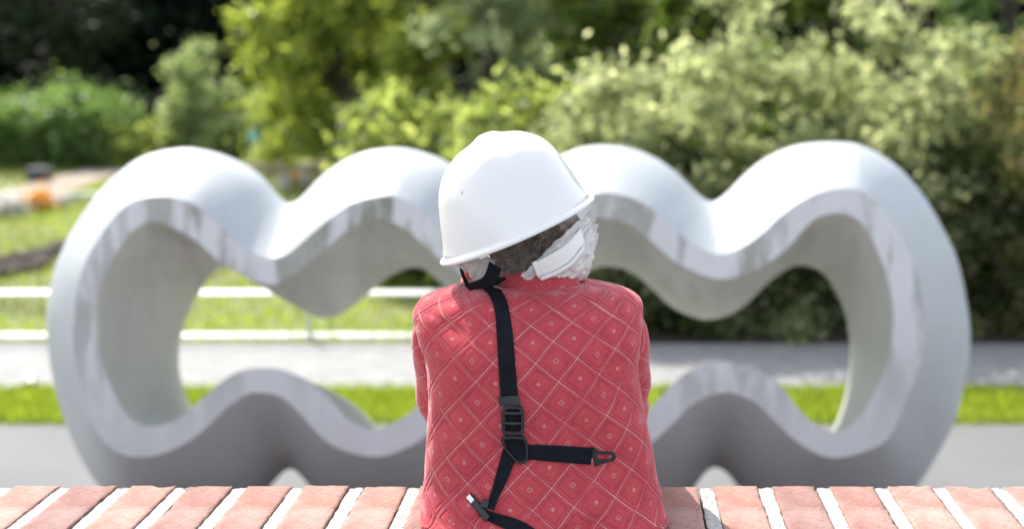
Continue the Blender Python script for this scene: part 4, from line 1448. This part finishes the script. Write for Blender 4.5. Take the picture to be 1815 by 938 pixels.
def scale_ring(o_, k, dx=0, dy=0):
    cx_ = sum(p_[0] for p_ in o_) / len(o_); cy_ = sum(p_[1] for p_ in o_) / len(o_)
    return [(cx_ + (p_[0] - cx_) * k + dx, cy_ + (p_[1] - cy_) * k + dy) for p_ in o_]


hp, _ = on_jacket(908, 740)
harness = empty("strap_harness", hp, "black webbing strap with buckles over the left shoulder of the red jacket", "strap")
WB, PL = M["webbing"], M["black_plastic"]
ribbon("shoulder_strap", [(838, 507, 858, 498, -2.53), (850, 509, 875, 503, -2.50), (860, 516, 887, 513, -2.48), (868, 526, 895, 525, -2.46), (874, 540, 900, 539), (878, 558, 904, 558), (880, 590, 909, 590), (883, 640, 913, 639), (886, 690, 917, 688), (888, 716, 919, 714)], WB, harness, sub=6, lift=0.003)
ribbon("front_strap", [(862, 497, 836, 505, 2.560), (856, 496, 832, 506, 2.60), (852, 505, 830, 512, 2.64), (852, 530, 828, 534, 2.66), (852, 580, 826, 580, 2.68)], WB, harness, sub=4)
ribbon("neck_strap", [(867, 463, 889, 477, 2.475), (863, 478, 884, 490, 2.47), (856, 492, 877, 505, 2.47), (843, 498, 862, 511, 2.48), (823, 506, 832, 515, 2.50)], WB, harness, sub=4)
ribbon("side_strap", [(814, 476, 820, 474, 2.58), (818, 490, 824, 488, 2.57), (823, 503, 832, 503, 2.55), (828, 512, 846, 509, 2.53)], WB, harness, sub=4)
ribbon("strap_loop", [(872, 490, 872, 505, 2.485), (884, 492, 884, 505, 2.482), (897, 491, 897, 496, 2.482)], WB, harness, sub=4)
ribbon("strap_keeper", [(883, 704, 921, 702), (884, 712, 922, 711), (885, 721, 923, 718)], PL, harness, thick=0.004, lift=0.005, sub=2)
# ladder-lock buckle
bo = [(893, 719), (900, 717.5), (920, 718.5), (925, 720), (929, 730), (930, 750), (929, 766), (926, 770), (908, 771), (892, 769), (889.5, 762), (889, 732)]
bi_ = [(898, 725), (902, 724), (917, 724.5), (921, 726), (924, 733), (924.5, 750), (924, 761), (921, 764), (908, 764.5), (897, 763.5), (895, 760), (895, 734)]
_, YB1 = frame_ring("buckle_frame", bo, bi_, 0.006, 0.006, PL, harness)
for yy in (733, 751):
    bm = bmesh.new()
    tube(bm, [at(894, yy, YB1 - 0.003), at(909, yy + 0.6, YB1 - 0.0045), at(925, yy, YB1 - 0.003)], 0.0038, 10)
    link("buckle_bar", bm_mesh("buckle_bar", bm), PL, harness, smooth=True)
ribbon("buckle_webbing", [(896, 722, 923, 722), (896, 745, 924, 745), (896, 768, 924, 768), (897, 778, 925, 778)], WB, harness, lift=0.004, sub=3)
# triangular ring
to = [(890, 774), (909, 773), (929, 774), (934, 780), (936, 790), (936, 806), (935, 817), (930, 822), (923, 823), (915, 819), (900, 802), (890, 789), (888, 781)]
ti = scale_ring(to, 0.80)
_, YT1 = frame_ring("triangle_ring", to, ti, 0.007, 0.0045, PL, harness)
ribbon("ring_webbing", [(892, 777, 928, 776), (896, 790, 933, 788), (905, 803, 933, 802), (916, 816, 932, 816)], WB, harness, lift=0.0045, sub=3)
ribbon("side_webbing", [(924, 788, 922, 814), (936, 789, 935, 815.5), (975, 790, 973, 819), (1012, 792, 1009, 822), (1052, 795, 1047, 825)], WB, harness, sub=8, lift=0.003)
# end tab with slot
tab_o = [(1049, 792), (1053, 793), (1062, 800.5), (1074, 801), (1085, 801.5), (1090, 804), (1092, 809), (1090.5, 814.5), (1086, 818), (1076, 820), (1066, 823), (1055, 827.5), (1049, 828), (1046, 826), (1045.5, 810), (1046, 795)]
tab_i = [(1060, 805.5), (1064, 805.8), (1068, 806), (1074, 806.2), (1080, 806.4), (1083.5, 806.8), (1085, 809), (1084.5, 812), (1082, 814), (1077, 814.6), (1071, 815), (1066, 815), (1061, 814), (1059, 812.5), (1058, 809), (1058.5, 806.5)]
frame_ring("end_tab", tab_o, tab_i, 0.004, 0.003, PL, harness)
ribbon("lower_strap", [(894, 790, 914, 818), (888, 810, 909, 828), (880, 838, 900, 850), (872, 868, 887, 876), (866, 886, 880, 892), (862, 902, 876, 906)], WB, harness, sub=5, lift=0.003)
ribbon("waist_strap", [(852, 903, 848, 915), (868, 907, 864, 924), (886, 913, 882, 933), (905, 917, 900, 940), (930, 927, 922, 951), (950, 940, 940, 963)], WB, harness, sub=4, lift=0.003)
# clip bar
c0, _ = on_jacket(830, 879, 0.008); c1, _ = on_jacket(866, 922, 0.010)
bm = bmesh.new()
d_ = (c1 - c0)
xa = d_.normalized(); za = Vector((0, -1, 0)); za = (za - xa * za.dot(xa)).normalized(); ya = za.cross(xa)
Rm = Matrix((xa, ya, za)).transposed()
add_box(bm, (c0 + c1) / 2, (d_.length, 0.0135, 0.007), Rm, bevel=0.0025, seg=3)
link("clip_bar", bm_mesh("clip_bar", bm), PL, harness)
bm = bmesh.new()
add_box(bm, c0 + xa * 0.008 + za * 0.0036, (0.014, 0.009, 0.002), Rm, bevel=0.0008, seg=2)
link("clip_tip", bm_mesh("clip_tip", bm), M["band"], harness)
e0, _ = on_jacket(861, 886, 0.006); e1, _ = on_jacket(857, 902, 0.008)
bm = bmesh.new(); d_ = e1 - e0
xa = d_.normalized(); za = Vector((0, -1, 0)); za = (za - xa * za.dot(xa)).normalized(); ya = za.cross(xa)
add_box(bm, (e0 + e1) / 2, (d_.length, 0.014, 0.006), Matrix((xa, ya, za)).transposed(), bevel=0.002, seg=2)
link("clip_loop", bm_mesh("clip_loop", bm), PL, harness)

# ------------------------------------------------------------------ hard hat
hat = empty("hard_hat", HC, "white hard hat tilted to the left on the seated person's head", "helmet")
KX = 2.575 / F
prof = [(0.0, 133.5), (12, 132), (31, 129), (50, 125), (70, 120), (90, 114.5), (109, 107), (126, 97), (139, 85), (150, 70), (159, 52), (166, 32), (170, 12), (170.5, 0.01)]
PF = spline(np.array(prof, float), 70)
NA = 160
an = np.linspace(0, 2 * np.pi, NA, endpoint=False)
bm = bmesh.new()
rings_o = []


def shell_pt(h, r, a):
    """h, r in photo pixels, a: 0 = back"""
    s_, c_ = math.sin(a), math.cos(a)
    rad = r * KX
    dep = rad * (1.08 if c_ > 0 else 1.16)
    u = rad * s_ + (8 * KX) * (h / 170.0)
    v = -dep * c_
    w = h * KX * 0.965
    # three moulded ridges over the crown
    rel = r / 133.0
    for c0_, wd, hh in ((0.004, 0.026, 0.0060), (-0.062, 0.012, 0.0012), (0.066, 0.012, 0.0012)):
        g = math.exp(-((u - 8 * KX * h / 170.0 - c0_) / wd) ** 4)
        k = max(0.0, min(1.0, (h - 105) / 40.0))
        w += hh * g * k * k * (3 - 2 * k)
    return u, v, w


# brim: lip standing out from the bottom edge, small peak in front
brim = [(-3, 134, 0), (-5, 141, 0), (-7, 148, 0), (-10, 150.5, 0), (-13.5, 149.5, 0), (-14.5, 145, 0)]
layers = []
inner_r = [(-14.0, 138), (-10, 130.5), (0, 129.5), (50, 121), (109, 103), (139, 81), (159, 48), (166, 8)]
seq = [(h, r, 'o') for h, r in PF[::-1]] + [(h, r, 'b') for h, r, _ in brim] + [(h, r, 'i') for h, r in inner_r]
for h, r, kind in seq:
    ring = []
    for a in an:
        rr3 = r
        if kind == 'b' and r > 134:
            front = max(0.0, -math.cos(a)) ** 3
            side = abs(math.sin(a)) ** 4
            back_ = max(0.0, math.cos(a)) ** 2
            rr3 = 134 + (r - 134) * (0.35 + 0.75 * side + 2.2 * front)
        if kind == 'o' and 0 <= h < 40:
            rr3 += 6.0 * abs(math.sin(a)) ** 10 * (1 - h / 40.0) ** 2.2
        if kind == 'b':
            rr3 -= 4.0 * abs(math.sin(a)) ** 6
        u, v, w = shell_pt(h, rr3, a)
        # lower edge sweeps slightly: lower at the back
        w -= 0.002 * max(0.0, math.cos(a)) * max(0, 1 - max(h, 0) / 60.0)
        ring.append(bm.verts.new(H(u, v, w)))
    layers.append(ring)
for a_, b_ in zip(layers[:-1], layers[1:]):
    for k in range(NA):
        bm.faces.new((a_[k], a_[(k + 1) % NA], b_[(k + 1) % NA], b_[k]))
bm.faces.new(layers[0]); bm.faces.new(layers[-1])
shell_me = bm_mesh("shell", bm)
SHELL_BV = BVHTree.FromPolygons([v.co.copy() for v in shell_me.vertices], [tuple(p_.vertices) for p_ in shell_me.polygons])
link("shell", shell_me, M["helmet"], hat, smooth=True)


def helmet_spot(px, py, r, colr, thr):
    """worn-off sticker residue / scuff with its own shape"""
    hit = SHELL_BV.ray_cast(EYE, (at(px, py, 2.0) - EYE).normalized())[0]
    if hit is None: return
    nt = M["helmet"].node_tree
    b = nt.nodes["Principled BSDF"]
    tc = nt.nodes.new("ShaderNodeTexCoord")
    vm = nt.nodes.new("ShaderNodeVectorMath"); vm.operation = 'DISTANCE'
    nt.links.new(tc.outputs["Object"], vm.inputs[0]); vm.inputs[1].default_value = hit
    n_ = noise(nt, 160, 4, 0.7)
    f = math_node(nt, 'SUBTRACT', math_node(nt, 'ADD', n_.outputs["Fac"], thr), math_node(nt, 'DIVIDE', vm.outputs["Value"], r))
    f = math_node(nt, 'MULTIPLY', f, 3.0)
    f.node.use_clamp = True
    old = b.inputs["Base Color"].links[0].from_socket
    nt.links.new(mixc(nt, f, old, colr), b.inputs["Base Color"])


helmet_spot(819, 341, 0.010, (0.50, 0.47, 0.32), 0.02)
helmet_spot(875, 452, 0.004, (0.2, 0.2, 0.2), 0.0)
helmet_spot(1020, 395, 0.014, (0.55, 0.56, 0.60), -0.1)

# ------------------------------------------------------------------ hair, paper net, head band
HE_AX = Vector((0.098, 0.106, 0.112))
HRi = HR.transposed()


def on_head(px, py, grow=0.0):
    d = (at(px, py, 2.0) - EYE).normalized()
    o_ = HRi @ (EYE - HE_C); q = HRi @ d
    ax = HE_AX + Vector((grow, grow, grow))
    o2 = Vector((o_.x / ax.x, o_.y / ax.y, o_.z / ax.z)); q2 = Vector((q.x / ax.x, q.y / ax.y, q.z / ax.z))
    A, B, C = q2.dot(q2), 2 * o2.dot(q2), o2.dot(o2) - 1
    D = B * B - 4 * A * C
    tt = (-B - math.sqrt(D)) / (2 * A) if D > 0 else -B / (2 * A)
    return EYE + d * tt


bm = bmesh.new()
ellipsoid(bm, HE_C, HE_AX, HR, 48, 32)
from mathutils import noise as mnz
for v in bm.verts:
    v.co += (v.co - HE_C).normalized() * (0.003 * mnz.noise(v.co * 60) + 0.002 * mnz.noise(v.co * 160))
hair = link("hair", bm_mesh("hair", bm), M["hair"], person, smooth=True)
# fuzzy strands
bm = bmesh.new()
for i in range(3800):
    px = random.uniform(868, 992); py = 470 - (px - 868) * 0.40 + random.uniform(-40, 42)
    p_ = on_head(px, py)
    n_ = (p_ - HE_C).normalized()
    tdir = (hr * random.uniform(-1, 1) + hu2 * random.uniform(-1, 0.6) + n_ * random.uniform(0.0, 0.4)).normalized()
    L = random.uniform(0.006, 0.015)
    sd_ = tdir.cross(n_).normalized() * 0.00035
    m1 = p_ + tdir * L * 0.5 + n_ * random.uniform(0.001, 0.004)
    e_ = p_ + tdir * L + n_ * random.uniform(-0.001, 0.003)
    vs = [bm.verts.new(p_ - sd_), bm.verts.new(p_ + sd_), bm.verts.new(m1 + sd_), bm.verts.new(e_), bm.verts.new(m1 - sd_)]
    bm.faces.new(vs)
tag(link("hair_strands", bm_mesh("hair_strands", bm), M["hair_strand"], hair), kind="stuff")


def ruffle(name, top_line, bot_line, nu, nv, amp, freq, mat, parent, grow=0.006, seed=0, thick=0.0008, fixedY=None):
    """crumpled paper strip between two pixel polylines, laid round the head"""
    A = spline(np.array(top_line, float), nu); B = spline(np.array(bot_line, float), nu)
    bmx = bmesh.new()
    g = []
    for i in range(nu):
        row = []
        for j in range(nv):
            v = j / (nv - 1)
            q = A[i] * (1 - v) + B[i] * v
            if thick < 0.001:
                q = q + np.array([mnz.noise(Vector((i * 0.22, v * 2, seed + 20))), mnz.noise(Vector((i * 0.22, v * 2, seed + 30)))]) * 7.0
            p_ = at(q[0], q[1], fixedY) if fixedY else on_head(q[0], q[1], grow)
            n_ = Vector((0, -1, 0)) if fixedY else (p_ - HE_C).normalized()
            w = amp * (0.55 * math.sin(i * freq + 2.2 * v + seed + 2.5 * mnz.noise(Vector((i * 0.12, seed, 3.1)))) * (0.25 + 0.75 * v) + 0.7 * mnz.noise(Vector((i * 0.35, v * 5, seed))))
            w += amp * 0.5 * mnz.noise(Vector((i * 0.9, v * 9, seed + 5)))
            row.append(bmx.verts.new(p_ + n_ * w + hr * amp * 0.5 * mnz.noise(Vector((i * .5, v * 4, seed + 9)))))
        g.append(row)
    for i in range(nu - 1):
        for j in range(nv - 1):
            bmx.faces.new((g[i][j], g[i + 1][j], g[i + 1][j + 1], g[i][j + 1]))
    o_ = link(name, bm_mesh(name, bmx), mat, parent, smooth=True)
    sl = o_.modifiers.new("solid", 'SOLIDIFY'); sl.thickness = thick
    return o_


ruffle("paper_net", [(790, 452), (820, 455), (850, 457), (886, 456)], [(812, 468), (828, 485), (847, 500), (866, 488)], 44, 18, 0.005, 0.35, M["net"], person, 0.006, 4, fixedY=2.56)


def crumpled(name, top_line, bot_line, nu, nv, amp, mat, parent, grow, seed):
    """soft gathered net laid round the side of the head: ridged folds running with the gather"""
    A = spline(np.array(top_line, float), nu); B = spline(np.array(bot_line, float), nu)
    bmx = bmesh.new()
    g = []
    for i in range(nu):
        row = []
        for j in range(nv):
            u, v = i / (nu - 1), j / (nv - 1)
            q = A[i] * (1 - v) + B[i] * v
            jit = 5.0 * (max(0, 1 - 6 * v) + max(0, 6 * v - 5) + max(0, 8 * u - 7))
            q = q + np.array([mnz.noise(Vector((u * 11, v * 11, seed + 20))), mnz.noise(Vector((u * 11, v * 11, seed + 30)))]) * jit
            p_ = on_head(q[0], q[1], grow)
            n_ = (p_ - HE_C).normalized()
            warp = 1.2 * mnz.noise(Vector((u * 3, v * 3, seed)))
            f1 = 1 - abs(mnz.noise(Vector((u * 4 + warp, v * 9 - warp, seed + 1)))) * 2.2
            f2 = 1 - abs(mnz.noise(Vector((u * 10 - warp, v * 13 + warp, seed + 2)))) * 2.2
            f3 = mnz.noise(Vector((u * 30, v * 30, seed + 3)))
            w = amp * (0.8 * f1 + 0.45 * f2 + 0.15 * f3)
            row.append(bmx.verts.new(p_ + n_ * w + hr * w * 0.4))
        g.append(row)
    for i in range(nu - 1):
        for j in range(nv - 1):
            bmx.faces.new((g[i][j], g[i + 1][j], g[i + 1][j + 1], g[i][j + 1]))
    o_ = link(name, bm_mesh(name, bmx), mat, parent, smooth=True)
    sl = o_.modifiers.new("solid", 'SOLIDIFY'); sl.thickness = 0.0008
    return o_


crumpled("paper_net", [(922, 486), (948, 464), (982, 430), (1020, 392), (1046, 374)], [(944, 514), (984, 518), (1018, 507), (1042, 466), (1050, 415)], 110, 70, 0.0075, M["net"], person, 0.010, 3)
# plastic nape band of the hat
ruffle("nape_band", [(944, 466), (972, 452), (1002, 432), (1028, 404)], [(956, 493), (984, 482), (1012, 464), (1036, 434)], 30, 6, 0.0, 0.1, M["band"], hat, 0.0215, 0, 0.0025)
ruffle("nape_band_edge", [(957, 491), (985, 480), (1011, 463), (1033, 436)], [(959, 497), (987, 486), (1014, 469), (1036, 441)], 30, 4, 0.0, 0.1, M["band"], hat, 0.0255, 0, 0.003)
ruffle("nape_band_clip", [(943, 465), (947, 463), (951, 461)], [(954, 493), (958, 491), (962, 489)], 8, 6, 0.0, 0.1, M["band"], hat, 0.0255, 0, 0.003)
